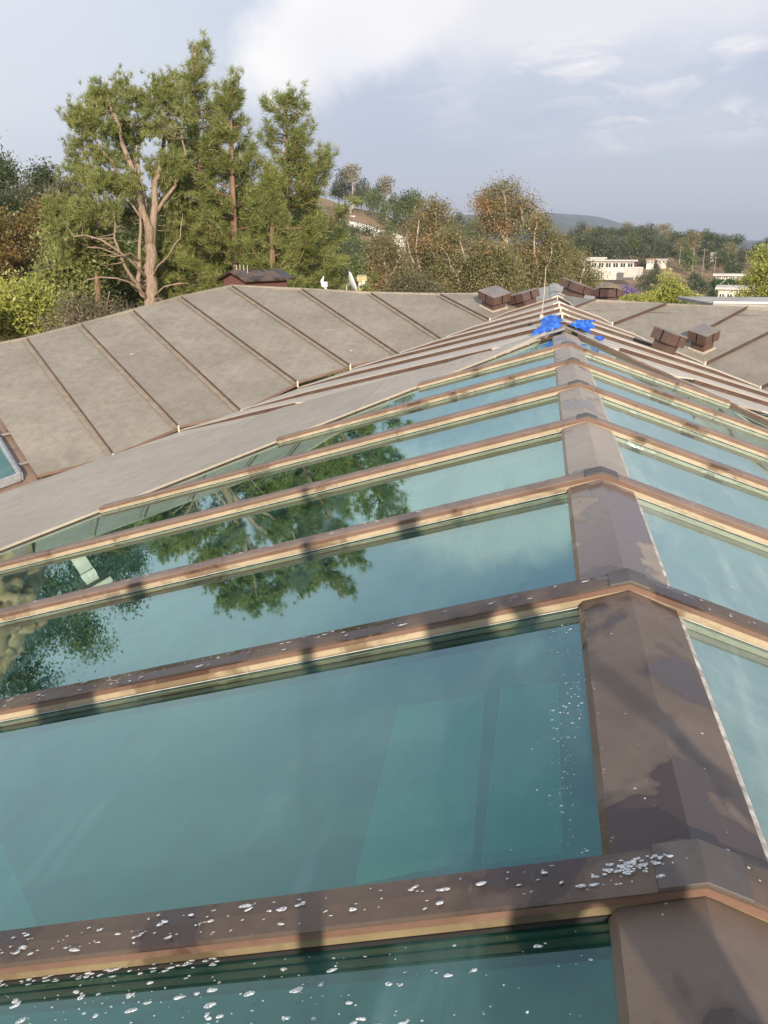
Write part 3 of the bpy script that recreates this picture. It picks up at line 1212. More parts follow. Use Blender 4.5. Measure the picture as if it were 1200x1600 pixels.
# gable of the main roof running on behind the hips
m = MB()
pk = .06
for sgn in (-1, 1):
    tl_ = .30
    m.prism([W(0, 16.2, .0), W(0, 20.6, pk), W(sgn * 1.25, 20.6, pk - tl_ * 1.25), W(sgn * .5, 16.8, -.12)][::sgn], (0, 0, -.03))
m.build('gable_roof', 'gable_metal', house)
m = MB()
m.sweep(W(0, 16.3, .0), W(0, 20.6, pk), [(-.16, -.045), (-.15, -.02), (0, .03), (.15, -.02), (.16, -.045)], Vector((1, 0, 0)), Vector((0, 0, 1)))
m.build('ridge_cap', 'gable_metal', house)
# walls under the roofs
for pts in ([(-9.2, 12.4), (-6.2, 9.5)], [(-9.2, 12.4), (-6.3, 18.2)], [(-6.3, 18.2), (5.5, 17.8)], [(8.8, 17.8), (8.8, 6.0)], [(-6.2, 9.5), (-6.3, 3.0)], [(-6.3, 3.0), (-6.3, -3.7)], [(4.7, 9.5), (4.7, -3.7)], [(-6.3, -3.8), (4.7, -3.8)]):
    a, b = pts
    m = MB()
    zt = -2.3 if a[0] < -5 else -1.9
    pa, pb = W(*a, zt), W(*b, zt)
    d = (pb - pa).normalized(); r = Vector((-d.y, d.x, 0))
    lo = Vector((0, 0, -(pa.z + .5)))
    m.prism([pa, pb, pb + lo, pa + lo], r * .2)
    m.build('wall', 'wall_stucco', house)

# recess with glazed opening at the far left
def recess():
    P = lambda x, y, off: W(*on_plane(x, y, GL[0], GL[1], GL[2] + off))
    m = MB(); m.prism([P(-80, 560, -.09), P(-2, 640, -.09), P(58, 747, -.09), P(30, 765, -.09), P(-80, 800, -.09)], (0, 0, -.03))
    m.build('recess_pan', 'cap_brown_far', house)
    m = MB()
    m.tube([P(-40, 688, -.03), P(23, 676, -.03)], [.028] * 2, 8)
    m.build('cross_rail', 'vent_top', house)
    m = MB()
    m.tube([P(10, 731, -.03), P(49, 721, -.03)], [.028] * 2, 8)
    m.build('cross_rail', 'vent_top', house)
    win = thing('roof_window', 'small roof window with grey frame at the left edge of the roof', 'roof window', P(0, 740, -.05))
    def bar(a, b, wd, nm, mat):
        m = MB()
        pa, pb = P(*a, .02), P(*b, .02)
        d = (pb - pa).normalized(); r = Vector((0, 0, 1)).cross(d).normalized()
        m.sweep(pa, pb, [(-wd, -.10), (-wd, .03), (0, .05), (wd, .03), (wd, -.10)], r, Vector((0, 0, 1)))
        return m.build(nm, mat, win)
    bar((-14, 668), (31, 742), .05, 'frame_bar', 'galvanised')
    bar((31, 742), (-60, 775), .04, 'frame_bar', 'galvanised')
    m = MB(); m.prism([P(-90, 660, .015), P(-16, 672, .015), P(24, 742, .015), P(-70, 770, .015)], (0, 0, -.02))
    m.build('glass_pane', 'pane_glass', win)
    m = MB()
    a, b = P(31, 747, -.08), P(-60, 780, -.08)
    m.prism([a, b, b + Vector((0, 0, .10)), a + Vector((0, 0, .10))], (0, -.03, 0))
    m.build('curb', 'face_red', win)


recess()

# ================================================================== ROOF VENTS
def vent(px, py, plane, label, size=.52, peaked=False, base_h=.20):
    """px,py: where the middle of its foot stands on the plane"""
    u, v, z = on_plane(px, py, *plane)
    loc = W(u, v, z)
    nrm = Vector((-plane[0], -plane[1], 1)).normalized()
    if peaked: nrm = Vector((0, 0, 1))
    q = nrm.to_track_quat('Z', 'Y').to_matrix().to_4x4()
    # rotate 45 degrees about the normal, keep the house directions
    xax = (Vector((1, 0, 0)) - nrm * nrm.x).normalized()
    yax = nrm.cross(xax)
    M = Matrix((xax, yax, nrm)).transposed() @ Matrix.Rotation(math.radians(45), 3, 'Z')
    t = thing('roof_vent', label, 'roof vent', loc, 'brown metal vents on the roof')
    def at(x, y, zz): return loc + M @ Vector((x, y, zz))
    def bx(nm, mat, c, sz, bev=0.0):
        m = MB()
        cc = at(*c)
        m.box(cc, sz, M)
        return m.build(nm, mat, t, bevel=bev)
    s = size
    bx('skirt', 'cream_trim', (0, 0, .012), (s * .92, s * .92, .024))
    bx('base_box', 'vent_brown', (0, 0, base_h / 2 + .0), (s * .72, s * .72, base_h + .05))
    z0 = base_h
    ch = .19
    bx('hood_core', 'dark_gap', (0, 0, z0 + ch * .52), (s * .86, s * .86, ch * .9))
    # louvre plates: two on each side with a slot between them
    for ax in range(4):
        R4 = Matrix.Rotation(math.pi / 2 * ax, 3, 'Z')
        for sg in (-1, 1):
            m = MB()
            c = R4 @ Vector((sg * s * .27, -s * .5, 0))
            m.box(at(c.x, c.y, z0 + ch / 2), (s * .46, .014, ch), M @ R4)
            m.build('hood_plate', 'vent_brown', t)
    if not peaked:
        bx('hood_top', 'vent_top', (0, 0, z0 + ch + .010), (s * 1.04, s * 1.04, .020), .004)
    else:
        m = MB()
        c_ = s * .74
        tz_ = z0 + ch
        Wd = [loc + Vector((x, y, zz)) for x, y, zz in ((-c_, 0, tz_ - .06), (0, -c_, tz_ + .10), (0, c_, tz_ + .10), (c_, 0, tz_ - .06))]
        m.prism([Wd[0], Wd[1], Wd[2]], (0, 0, .02)); m.prism([Wd[1], Wd[3], Wd[2]], (0, 0, .02))
        m.build('hood_top', 'vent_top', t)
    return t


vent(771, 480, GL, 'brown metal roof vent with flat grey top, standing left of the stepped ridge', .56)
vent(822, 482, (TL, 0, -.02), 'tilted brown roof vent left of the pale gable peak', .56)
vent(893, 466, (-TR, 0, .05), 'tilted brown roof vent just right of the pale gable peak', .56)
vent(948, 470, (0, 0, -.12), 'peaked brown roof vent at the back roof edge, right of the gable', .60, True, .12)
vent(1034, 552, (-TR, 0, .02), 'tilted brown roof vent on the right slope, left one of the close pair', .43)
vent(1096, 545, GR, 'brown roof vent with flat grey top, right one of the close pair on the right', .43)


# ================================================================== ROD, TARP, CHIMNEY, DISHES
def pole():
    base = W(*on_plane(846, 497, 0, 0, .02))
    t = thing('lightning_rod', 'thin pale rod standing on the roof ridge beside the blue tarp', 'rod', base)
    top = base + Vector((.03, 0, .88))
    m = MB(); m.tube([base, base + (top - base) * .5 + Vector((.012, 0, 0)), top], [.007, .006, .005], 6)
    m.build('rod', 'cream_trim', t)
    m = MB(); m.box(base + Vector((0, 0, .03)), (.06, .06, .06)); m.build('foot', 'cream_trim', t)


pole()


def tarp(pts2, label, plane_off, seed, bulge):
    """crumpled sheet spread over a quad given on the house frame (u,v,z)"""
    rs = np.random.default_rng(seed)
    n = 26
    V = []
    A, B, C_, D_ = [np.array(p) for p in pts2]
    ph = rs.uniform(0, 6, 12)
    for j in range(n + 1):
        for i in range(n + 1):
            s_, t_ = i / n, j / n
            p = (A * (1 - s_) + B * s_) * (1 - t_) + (D_ * (1 - s_) + C_ * s_) * t_
            w_ = W(*p)
            e = math.sin(math.pi * s_) * .7 + .3
            f = math.sin(math.pi * t_) ** .6
            h = bulge * f * e * (1 + .35 * math.sin(7 * s_ + ph[0]) * math.cos(5 * t_ + ph[1]))
            h += .020 * abs(math.sin(13 * s_ + 6 * t_ + ph[2])) + .016 * abs(math.sin(17 * t_ - 9 * s_ + ph[3])) + .006 * math.sin(37 * s_ + 23 * t_ + ph[4])
            h = max(h, 0) + .035
            V.append((w_.x + .04 * math.sin(11 * t_ + ph[5]), w_.y + .03 * math.sin(13 * s_ + ph[6]), w_.z + h))
    V = np.array(V)
    i, j = np.meshgrid(np.arange(n), np.arange(n)); i = i.ravel(); j = j.ravel()
    Fq = np.stack([j * (n + 1) + i, j * (n + 1) + i + 1, (j + 1) * (n + 1) + i + 1, (j + 1) * (n + 1) + i], 1)
    o = np_object('tarp', V, Fq, 'blue_tarp')
    sd = o.modifiers.new('thick', 'SOLIDIFY'); sd.thickness = .004
    tag(o, label, 'tarp')
    return o


def up_at(px, py, v):
    """house (u,v,z) of the spot seen at px,py in the upright plane at distance v along the ridge"""
    r = ray(px, py)
    o = Vector((EYE.x / H, EYE.y / H, (EYE.z - ZR) / H))
    t = (v - o.y) / r.y
    p = o + r * t
    return (p.x, p.y, p.z)


tarp([up_at(830, 531, 10.75), up_at(879, 514, 10.80), up_at(872, 498, 11.25), up_at(853, 499, 11.25)],
     'crumpled bright blue tarp lying over the far end of the skylight, left of the ridge', 0, 3, .035)
tarp([up_at(890, 514, 10.85), up_at(922, 527, 10.8), up_at(928, 506, 11.1), up_at(903, 506, 11.1)],
     'smaller blue tarp corner sticking up right of the skylight ridge end', 0, 5, .012)
tarp([up_at(932, 533, 10.72), up_at(940, 537, 10.66), up_at(940, 532, 10.7), up_at(933, 531, 10.75)],
     'tiny blue scrap of tarp at the right glass edge', 0, 8, .0)


def chimney():
    c = far_at(400, 449, 31)
    t = thing('chimney', 'brown gabled chimney box behind the left roof ridge', 'chimney', (c.x, c.y, 0))
    zt = far_at(400, 436, 31).z
    k = 31 / 1400
    R3 = Matrix.Rotation(YAW - math.radians(38), 3, 'Z')
    def at(x, y, z): return Vector((c.x, c.y, 0)) + R3 @ Vector((x, y, 0)) + Vector((0, 0, z))
    w, l = .54, .98
    zb, ze, zp = c.z - 2.2, zt + .0, zt + .22
    m = MB()
    pr = [(-w, zb), (w, zb), (w, ze), (0, zp), (-w, ze)]
    m.prism([at(x, -l, z) for x, z in pr], R3 @ Vector((0, 2 * l, 0)))
    m.build('body', 'brick_brown', t)
    for sg in (-1, 1):
        m = MB()
        e = .20
        a = [at(0, -l - e, zp + .03), at(sg * (w + e), -l - e, ze - .04), at(sg * (w + e), l + e, ze - .04), at(0, l + e, zp + .03)]
        m.prism(a, (0, 0, .07))
        m.build('roof', 'cap_brown', t)
    for i in range(4):
        m = MB()
        p = at(-.3 + .18 * i, -l * .6, zp)
        m.tube([p, p + Vector((0, 0, .26))], [.012, .012], 5)
        m.build('spike', 'cream_trim', t)


chimney()


def dish(px, py, dist, ang, label, r=.33):
    c = far_at(px, py, dist)
    gx = c
    t = thing('satellite_dish', label, 'satellite dish', c + Vector((0, 0, -.45)), None)
    nrm = (CR * math.cos(ang) + CF * -math.sin(ang) + Vector((0, 0, .38))).normalized()
    xa = nrm.cross(Vector((0, 0, 1))).normalized(); ya = nrm.cross(xa)
    m = MB(); rings = 6; seg = 24
    vs = []
    m.v.append(c)
    for i in range(1, rings + 1):
        rr = r * i / rings
        for j in range(seg):
            a = 2 * math.pi * j / seg
            m.v.append(c + xa * rr * math.cos(a) * .9 + ya * rr * math.sin(a) + nrm * (.10 * (i / rings) ** 2))
    for j in range(seg):
        m.f.append((0, 1 + j, 1 + (j + 1) % seg))
    for i in range(rings - 1):
        for j in range(seg):
            a = 1 + i * seg + j; b = 1 + i * seg + (j + 1) % seg
            m.f.append((a, a + seg, b + seg, b))
    o = m.build('reflector', 'white_paint', t, True)
    sd = o.modifiers.new('thick', 'SOLIDIFY'); sd.thickness = .02
    m = MB()
    tip = c + nrm * .42 + Vector((0, 0, -.12))
    m.tube([c - ya * 0 + Vector((0, 0, -r * .8)) + nrm * .06, tip], [.014, .012], 6); m.build('feed_arm', 'galvanised', t)
    m = MB(); m.box(tip, (.07, .07, .09)); m.build('feed_horn', 'white_paint', t)
    m = MB(); m.tube([c - nrm * .03, c - nrm * .14, c + Vector((0, 0, -.9)) - nrm * .14], [.025] * 3, 8); m.build('mast', 'galvanised', t)


dish(548, 443, 27, math.radians(-10), 'white oval satellite dish seen almost edge-on above the left roof ridge', .34)


def bracket():
    c = far_at(508, 450, 26.5)
    t = thing('antenna_bracket', 'small white antenna with a hooked arm left of the satellite dish', 'antenna', c)
    m = MB(); m.tube([c + CR * .22 + Vector((0, 0, -.25)), c + Vector((0, 0, .0)), c - CR * .06 + Vector((0, 0, .12))], [.025, .025, .03], 8); m.build('arm', 'white_paint', t)
    m = MB(); m.tube([c - CR * .06 + Vector((0, 0, .05)), c - CR * .09 + Vector((0, 0, .2)), c - CR * .03 + Vector((0, 0, .34))], [.05, .05, .012], 8); m.build('hook', 'white_paint', t)
    m = MB(); m.box(c + Vector((0, 0, .1)), (.15, .12, .16)); m.build('head', 'white_paint', t, bevel=.02)


bracket()


# ================================================================== SUDS
def suds():
    rs = np.random.default_rng(21)
    V = []; Fc = []
    def blob(P0, xa, ya, nz, rx, ry, rz):
        seg = 14
        b = len(V)
        amp = rs.uniform(.05, .25); ph1, ph2 = rs.uniform(0, 6, 2)
        V.append(P0 + nz * rz)
        for ring, (k, hh) in enumerate(((.55, .8), (.9, .4), (1.0, 0.0))):
            for j in range(seg):
                a = 2 * math.pi * j / seg
                w = k * (1 + amp * math.sin(2 * a + ph1) + amp * .6 * math.sin(3 * a + ph2))
                V.append(P0 + xa * rx * w * math.cos(a) + ya * ry * w * math.sin(a) + nz * rz * hh)
        for j in range(seg):
            Fc.append((b, b + 1 + j, b + 1 + (j + 1) % seg))
            for ring in range(2):
                p = b + 1 + ring * seg + j; q = b + 1 + ring * seg + (j + 1) % seg
                Fc.append((p, p + seg, q + seg, q))
    yv = Vector((0, 1, 0))
    def put(u, v, off, r, el=1.6, rot=None):
        side = -1 if u < 0 else 1
        xa = Vector((1, 0, TL if u < 0 else -TR)).normalized()
        nz = xa.cross(yv)
        if nz.z < 0: nz = -nz
        if rot is None: rot = rs.uniform(-.3, .3)
        a = xa * math.cos(rot) + yv * math.sin(rot); b = yv * math.cos(rot) - xa * math.sin(rot)
        r *= .68
        blob(SLP(u, v, off), a, b, nz, r * el, r, min(.0022, r * .25))
    for _ in range(60):
        put(-.115 + rs.normal(0, .030), vk(0) + .048 + rs.normal(0, .010), .017, rs.uniform(.002, .008), rs.uniform(1, 2.2))
    # drops on the nearest pane left
    for _ in range(900):
        u = -rs.uniform(.16, 1.6); v = rs.uniform(.62, vk(0) - .012)
        if rs.random() > .30 + .70 * (abs(u) / 1.6) ** .5: continue
        r = rs.choice([.0016, .0022, .003, .0045, .008], p=[.34, .28, .2, .12, .06]) * (1 + .5 * abs(u) / 2.4)
        put(u, v, GZ + .0005, r, rs.uniform(1, 1.8))
    # bigger suds near the rafter, left
    for _ in range(150):
        u = -rs.uniform(.35, 1.5); v = vk(0) - rs.uniform(.04, .42)
        put(u, v, GZ + .0005, rs.uniform(.006, .013), rs.uniform(1.2, 2.2), rs.uniform(-.1, .5))
    # on top of the nearest rafter cap
    for _ in range(150):
        u = -rs.uniform(.02, 1.6) ; v = vk(0) + rs.uniform(.004, .078)
        put(u, v, .014, rs.choice([.0025, .004, .007, .010], p=[.45, .3, .15, .1]), rs.uniform(1.2, 3.0), rs.uniform(-.1, .4))
    for _ in range(14):
        put(rs.uniform(.03, .5), vk(0) + rs.uniform(.005, .075), .014, rs.uniform(.002, .005), 1.5)
    # froth along the bottom of the cream face
    for _ in range(300):
        u = -rs.uniform(.85, 2.4)
        v = vk(0) - rs.uniform(.0, .012)
        put(u, v, GZ + rs.uniform(.0, .012), rs.uniform(.002, .006), rs.uniform(1.5, 3.5), .0)
    # next rafter caps
    for k, n in ((1, 150), (2, 110), (3, 50)):
        for _ in range(n):
            u = -rs.uniform(.1, 4.4); v = vk(k) + rs.uniform(.0, .08)
            put(u, v, .014, rs.choice([.003, .006, .010], p=[.6, .3, .1]), rs.uniform(1.2, 3.2), rs.uniform(-.1, .4))
    for k, n in ((1, 20), (2, 10)):
        for _ in range(n):
            put(rs.uniform(.1, .9), vk(k) + rs.uniform(.0, .08), .014, rs.uniform(.003, .006), 2)
    # dribbles beside the ridge cap in the second bay
    for _ in range(190):
        v = rs.uniform(vk(0) + .12, vk(1) - .1)
        u = -RWID - abs(rs.normal(0, .045)) - .01 - .03 * math.sin(v * 5)
        put(u, v, GZ + .0005, rs.choice([.0018, .003, .005], p=[.5, .33, .17]), rs.uniform(1, 1.5))
    for _ in range(70):
        v = rs.uniform(vk(0) + .12, vk(1) - .1)
        put(-RWID + .012 + abs(rs.normal(0, .012)), v, GZ + .020, rs.uniform(.0015, .004), .8)
    for _ in range(90):
        v = rs.uniform(-.1, vk(1) - .05)
        put(rs.uniform(-.12, .12), v, GZ + .023, rs.choice([.0015, .003, .005], p=[.6, .3, .1]), rs.uniform(1, 2))
    # right panes
    for _ in range(90):
        u = rs.uniform(.2, 1.5); v = rs.uniform(vk(0), vk(4))
        put(u, v, GZ + .0005, rs.uniform(.0018, .0045), rs.uniform(1, 3))
    me = bpy.data.meshes.new('soap_suds')
    me.from_pydata(V, [], Fc)
    me.materials.append(MATS['soap_foam'])
    me.polygons.foreach_set('use_smooth', [True] * len(me.polygons))
    o = bpy.data.objects.new('soap_suds', me)
    COL.objects.link(o)
    tag(o, 'white soap suds and drops spattered over the nearest glass and bars', 'suds', None, 'stuff')


suds()


# ================================================================== TREES
def tri_soup(P, D, L, Wd):
    """needles: P base (n,3) D dir (n,3) L length (n) Wd width"""
    n = len(P)
    R_ = RNG.normal(size=(n, 3))
    side = np.cross(D, R_)
    side /= np.linalg.norm(side, axis=1)[:, None] + 1e-9
    a = P + side * (Wd / 2)[:, None]
    b = P - side * (Wd / 2)[:, None]
    c = P + D * L[:, None]
    V = np.stack([a, b, c], 1).reshape(-1, 3)
    return V, np.arange(3 * n).reshape(-1, 3)


def unit(v):
    return v / (np.linalg.norm(v, axis=-1, keepdims=True) + 1e-9)


def needle_tufts(C_, Dm, n, L, wd, spread=.75, droop=.25):
    k = len(C_)
    P = np.repeat(C_, n, 0)
    D = np.repeat(Dm, n, 0)
    D = unit(D + RNG.normal(size=P.shape) * spread)
    D[:, 2] -= droop
    D = unit(D)
    P = P + RNG.normal(size=P.shape) * L * .18
    return tri_soup(P, D, L * RNG.uniform(.6, 1.2, len(P)), np.full(len(P), wd))


def leaf_quads(C_, n, spread, size, hang=0.0, flat=1.0):
    k = len(C_)
    P = np.repeat(C_, n, 0)
    o = RNG.normal(size=P.shape) * spread
    o[:, 2] *= flat
    P = P + o
    m = len(P)
    a = unit(RNG.normal(size=(m, 3)) + np.array([0, 0, -hang]))
    b = unit(np.cross(a, RNG.normal(size=(m, 3))))
    s = size * RNG.uniform(.55, 1.35, m)[:, None]
    V = np.stack([P - a * s * .5, P + b * s * .22, P + a * s * .5, P - b * s * .22], 1).reshape(-1, 3)
    return V, np.arange(4 * m).reshape(-1, 4)


def tree_root(name, label, cat, x, y, group=None):
    return thing(name, label, cat, (x, y, tz(x, y) - .15), group)


def shell_points(ells, n, bias=.45):
    """random points in a union of ellipsoids (local x right, y depth, z up), biased outwards"""
    vol = np.array([e[3] * e[4] * e[5] for e in ells]); vol = vol ** .75; vol = vol / vol.sum()
    idx = RNG.choice(len(ells), n, p=vol)
    E_ = np.array(ells)[idx]
    d = unit(RNG.normal(size=(n, 3)))
    r = RNG.uniform(0, 1, n) ** bias
    return E_[:, :3] + d * r[:, None] * E_[:, 3:]


def branch_to(mb, skel, c, rad, sides=4):
    """curved branch from the nearest lower skeleton point to c"""
    d = np.linalg.norm(skel - c, axis=1) + np.where(skel[:, 2] > c[2] - .2, 4.0, 0.0)
    s = skel[np.argmin(d)]
    mid = (s + c) / 2 + np.array([0, 0, -.12 * np.linalg.norm(c - s)]) + RNG.normal(size=3) * .06 * np.linalg.norm(c - s)
    mb.tube([s, mid, c], [rad, rad * .7, rad * .25], sides)


def skeleton_samples(lines):
    out = []
    for pts in lines:
        for a, b in zip(pts[:-1], pts[1:]):
            for t in np.linspace(0, 1, 8):
                out.append(np.array(a) * (1 - t) + np.array(b) * t)
    return np.array(out)


def rot_local(V, ang):
    c, s = math.cos(ang), math.sin(ang)
    out = V.copy()
    out[:, 0] = V[:, 0] * c - V[:, 1] * s
    out[:, 1] = V[:, 0] * s + V[:, 1] * c
    return out


class Spot:
    """local frame of a plant: x to the viewer's right, y away, z up, in metres; pixel survey at its distance"""
    def __init__(self, px, dist):
        p = far_at(px, 376, dist)
        self.x, self.y = p.x, p.y
        self.ang = -math.atan2(p.x - EYE.x, p.y - EYE.y)
        self.z = tz(p.x, p.y) - .15
        self.dist = dist
        self.px = px

    def loc(self, px, py, dy=0.0):
        p = far_at(px, py, self.dist)
        d = Vector((p.x - self.x, p.y - self.y, 0))
        x = d.x * math.cos(self.ang) + d.y * math.sin(self.ang)
        return np.array([x, dy, p.z - self.z])

    def ell(self, px, py, rx, ry, dep=None, dy=0.0):
        k = self.dist / 1395.0
        c = self.loc(px, py, dy)
        return (c[0], c[1], c[2], rx * k, (dep if dep else rx) * k, ry * k)


def finish_tree(root, spot, mb, bark, leaves, leafmat, extra=None):
    if mb is not None and mb.v:
        V = rot_local(np.array([list(p) for p in mb.v]), spot.ang)
        me = bpy.data.meshes.new('trunk')
        me.from_pydata(V.tolist(), [], mb.f)
        me.materials.append(MATS[bark])
        me.polygons.foreach_set('use_smooth', [True] * len(me.polygons))
        o = bpy.data.objects.new('trunk', me); COL.objects.link(o); o.parent = root
    V, Fq = leaves
    np_object('crown', rot_local(V, spot.ang), Fq, leafmat, root)


def joinsoup(parts):
    V = []; Fq = []; b = 0
    for v, f in parts:
        V.append(v); Fq.append(f + b); b += len(v)
    return np.concatenate(V), np.concatenate(Fq)


# ---- tall whorled pines
def pine(px, dist, top_py, base_w, label, low_py=470, lean=0.0, density=1.0, first=.12, seed=0, ex=.72):
    global RNG
    RNG = np.random.default_rng(100 + seed)
    sp = Spot(px, dist)
    root = thing('pine_tree', label, 'pine tree', (sp.x, sp.y, sp.z), 'tall pines behind the left roof')
    top = sp.loc(px + lean, top_py)
    hgt = top[2]
    k = dist / 1395.0
    mb = MB()
    tr = [np.array([lean * k * (t ** 1.4) + .12 * math.sin(t * 5 + seed), .1 * math.sin(t * 4), hgt * t]) for t in np.linspace(0, 1, 12)]
    mb.tube(tr, [.30 * (1 - t) ** .9 + .03 for t in np.linspace(0, 1, 12)], 9)
    def trunk_at(t):
        f = t * 11; i = min(int(f), 10); return tr[i] * (1 - (f - i)) + tr[i + 1] * (f - i)
    Cs, Ds = [], []
    z = first * hgt
    while z < hgt * .985:
        t = z / hgt
        prof = 1.36 * (1 - t) ** ex * (.97 + .13 * math.sin(t * 17 + seed)) + .045
        prof = min(prof, 1.15)
        Rm = base_w * k * prof
        nb = 4 + (RNG.random() < .6)
        a0 = RNG.uniform(0, 6.28)
        for b in range(nb):
            if RNG.random() < .16 + .16 * (t > .5): continue
            a = a0 + b * 6.283 / nb + RNG.uniform(-.3, .3)
            L = Rm * RNG.uniform(.38, 1.18)
            up = RNG.uniform(.15, .50) + .35 * t
            s = trunk_at(t)
            e1 = s + np.array([math.cos(a) * L * .55, math.sin(a) * L * .55, L * .55 * up * .4])
            e2 = s + np.array([math.cos(a) * L, math.sin(a) * L, L * up])
            r0 = .018 + .018 * L
            mb.tube([s, e1, e2], [r0, r0 * .7, r0 * .3], 4)
            nt = max(6, int(13 * L * density))
            for j in range(nt):
                q = RNG.uniform(.28, 1.0) ** .8
                p = (s * (1 - q / .55) + e1 * (q / .55)) if q < .55 else (e1 * (1 - (q - .55) / .45) + e2 * ((q - .55) / .45))
                side = np.array([-math.sin(a), math.cos(a), 0]) * RNG.normal() * .30 * L * (1.15 - q)
                p = p + side + np.array([0, 0, RNG.normal() * .13 + .05])
                Cs.append(p); Ds.append(unit(np.array([math.cos(a), math.sin(a), .55 + up]) + RNG.normal(size=3) * .25))
        z += RNG.uniform(.28, .50)
    for j in range(14):
        Cs.append(top + RNG.normal(size=3) * np.array([.12, .12, .3]) - np.array([0, 0, .2])); Ds.append(np.array([0, 0, 1.0]))
    Cs = np.array(Cs); Ds = np.array(Ds)
    lv = needle_tufts(Cs, Ds, 22, .34, .028, .66, .30)
    finish_tree(root, sp, mb, 'pine_bark', lv, 'pine_needles')


pine(330, 44, 66, 118, 'tallest pine with the narrow pointed top behind the left roof', seed=1, lean=-10, first=.18)
pine(374, 40, 124, 102, 'slender pine with a clear reddish trunk right of the tallest pine', seed=2, lean=-6, first=.20)
pine(448, 43, 150, 122, 'broad pine forming the right end of the tall pine group', seed=3, lean=2, density=1.15, ex=.60)
pine(412, 37, 262, 84, 'shorter pine with a bare forked trunk in front of the broad pine', seed=4, lean=12)
pine(492, 47, 262, 44, 'low pine on the right flank of the pine group', seed=5, lean=-10)
pine(296, 49, 205, 92, 'half-hidden pine between the big spreading tree and the tallest pine', seed=6)


# ---- the big spreading tree
def big_tree():
    global RNG
    RNG = np.random.default_rng(55)
    sp = Spot(235, 41)
    root = thing('spreading_pine', 'large spreading pine with thick pale forked trunk and bare lower limbs', 'pine tree', (sp.x, sp.y, sp.z))
    P = sp.loc
    mb = MB()
    base = np.array([0, 0, 0.0])
    limbs = [
        ([base, P(235, 475), P(233, 420), P(234, 383)], [.44, .34, .31, .30]),
        ([P(234, 388), P(222, 330, -.2), P(206, 262, -.4), P(186, 195, -.3), P(168, 148, 0)], [.27, .20, .14, .08, .03]),
        ([P(236, 388), P(242, 322, .3), P(250, 262, .5), P(259, 200, .5), P(263, 150, .3)], [.25, .18, .13, .08, .03]),
        ([P(222, 332, -.2), P(196, 290, -.8), P(158, 235, -1.2), P(128, 190, -1)], [.12, .09, .06, .03]),
        ([P(226, 360), P(216, 270, .8), P(221, 200, 1.0), P(232, 146, .8)], [.14, .11, .07, .03]),
        ([P(243, 335, .3), P(274, 290, 0), P(290, 240, -.4), P(284, 188, -.4)], [.11, .08, .06, .02]),
        ([P(233, 468), P(214, 442, -.4), P(218, 408, -.5), P(220, 360, -.6), P(205, 318, -.8)], [.16, .12, .10, .07, .04]),
        ([P(232, 440), P(200, 402, -1.2), P(160, 374, -1.8), P(122, 370, -2)], [.09, .07, .05, .02]),
        ([P(232, 455), P(196, 415, -.8), P(180, 372, -1.1), P(178, 330, -1.3), P(152, 286, -1.4)], [.10, .08, .06, .05, .02]),
        ([P(231, 425), P(188, 398, -1), P(140, 386, -1.6)], [.07, .05, .02]),
        ([P(231, 470), P(205, 440, -1), P(160, 431, -1.6), P(134, 440, -1.8)], [.06, .05, .04, .02]),
        ([P(236, 440), P(262, 400, -1), P(280, 372, -1.4), P(284, 335, -1.4)], [.06, .04, .03, .015]),
        ([P(236, 470), P(256, 446, -1), P(292, 440, -1.4)], [.05, .04, .02]),
        ([P(230, 410), P(205, 395, -1.4), P(176, 400, -2.0)], [.06, .045, .02]),
    ]
    for pts, rad in limbs:
        rad = [x * .84 for x in rad]
        # subdivide with jitter for natural bends
        q = [pts[0]]; rr = [rad[0]]
        for i in range(len(pts) - 1):
            m_ = (pts[i] + pts[i + 1]) / 2 + RNG.normal(size=3) * .07
            q += [m_, pts[i + 1]]; rr += [(rad[i] + rad[i + 1]) / 2, rad[i + 1]]
        mb.tube(q, rr, 9)
    skel = skeleton_samples([l[0] for l in limbs[1:9]])
    ells = [sp.ell(x, y, rx, ry, None, dy) for x, y, rx, ry, dy in (
        (150, 162, 18, 26, 0), (172, 150, 15, 24, .5), (196, 160, 16, 26, -.5), (222, 152, 15, 26, .4), (246, 150, 15, 24, -.3), (268, 156, 14, 28, .2), (282, 186, 13, 24, -.4),
        (128, 190, 18, 18, -.6), (150, 205, 22, 16, -1), (180, 200, 20, 18, .8), (208, 205, 18, 20, .6), (240, 200, 18, 22, -.4), (266, 215, 18, 20, .5),
        (122, 232, 14, 12, -.5), (160, 248, 26, 14, -1), (196, 246, 18, 14, 1.2), (236, 250, 16, 18, .8), (274, 258, 20, 18, -.3),
        (118, 268, 18, 10, 0), (150, 288, 30, 16, -1.3), (190, 292, 22, 16, -.8), (214, 285, 14, 16, 1.3), (272, 300, 22, 20, .8),
        (110, 325, 32, 16, .4), (150, 330, 34, 18, -1.2), (190, 336, 22, 16, 1.6), (104, 360, 30, 18, .2), (145, 366, 34, 16, 1.2), (272, 345, 22, 22, 1.6),
        (120, 398, 34, 16, 1.4), (168, 405, 26, 16, 2.2), (270, 390, 26, 22, 2.2))]
    Cc = shell_points(ells, 480, .5)
    Cs = []; Ds = []
    for c in Cc:
        if RNG.random() < (.55 if c[2] > 10.5 else .16): branch_to(mb, skel, c, .022)
        n = RNG.integers(7, 18)
        o = RNG.normal(size=(n, 3)) * np.array([.22, .22, .20])
        Cs.append(c + o)
        out = unit(c - np.array([c[0] * .3, 0, c[2] * .8]))
        Ds.append(unit(out + np.array([0, 0, .7]) + RNG.normal(size=(n, 3)) * .3))
    Cs = np.concatenate(Cs); Ds = np.concatenate(Ds)
    lv = needle_tufts(Cs, Ds, 20, .22, .026, .75, .0)
    finish_tree(root, sp, mb, 'pale_bark', lv, 'cedar_needles')


big_tree()


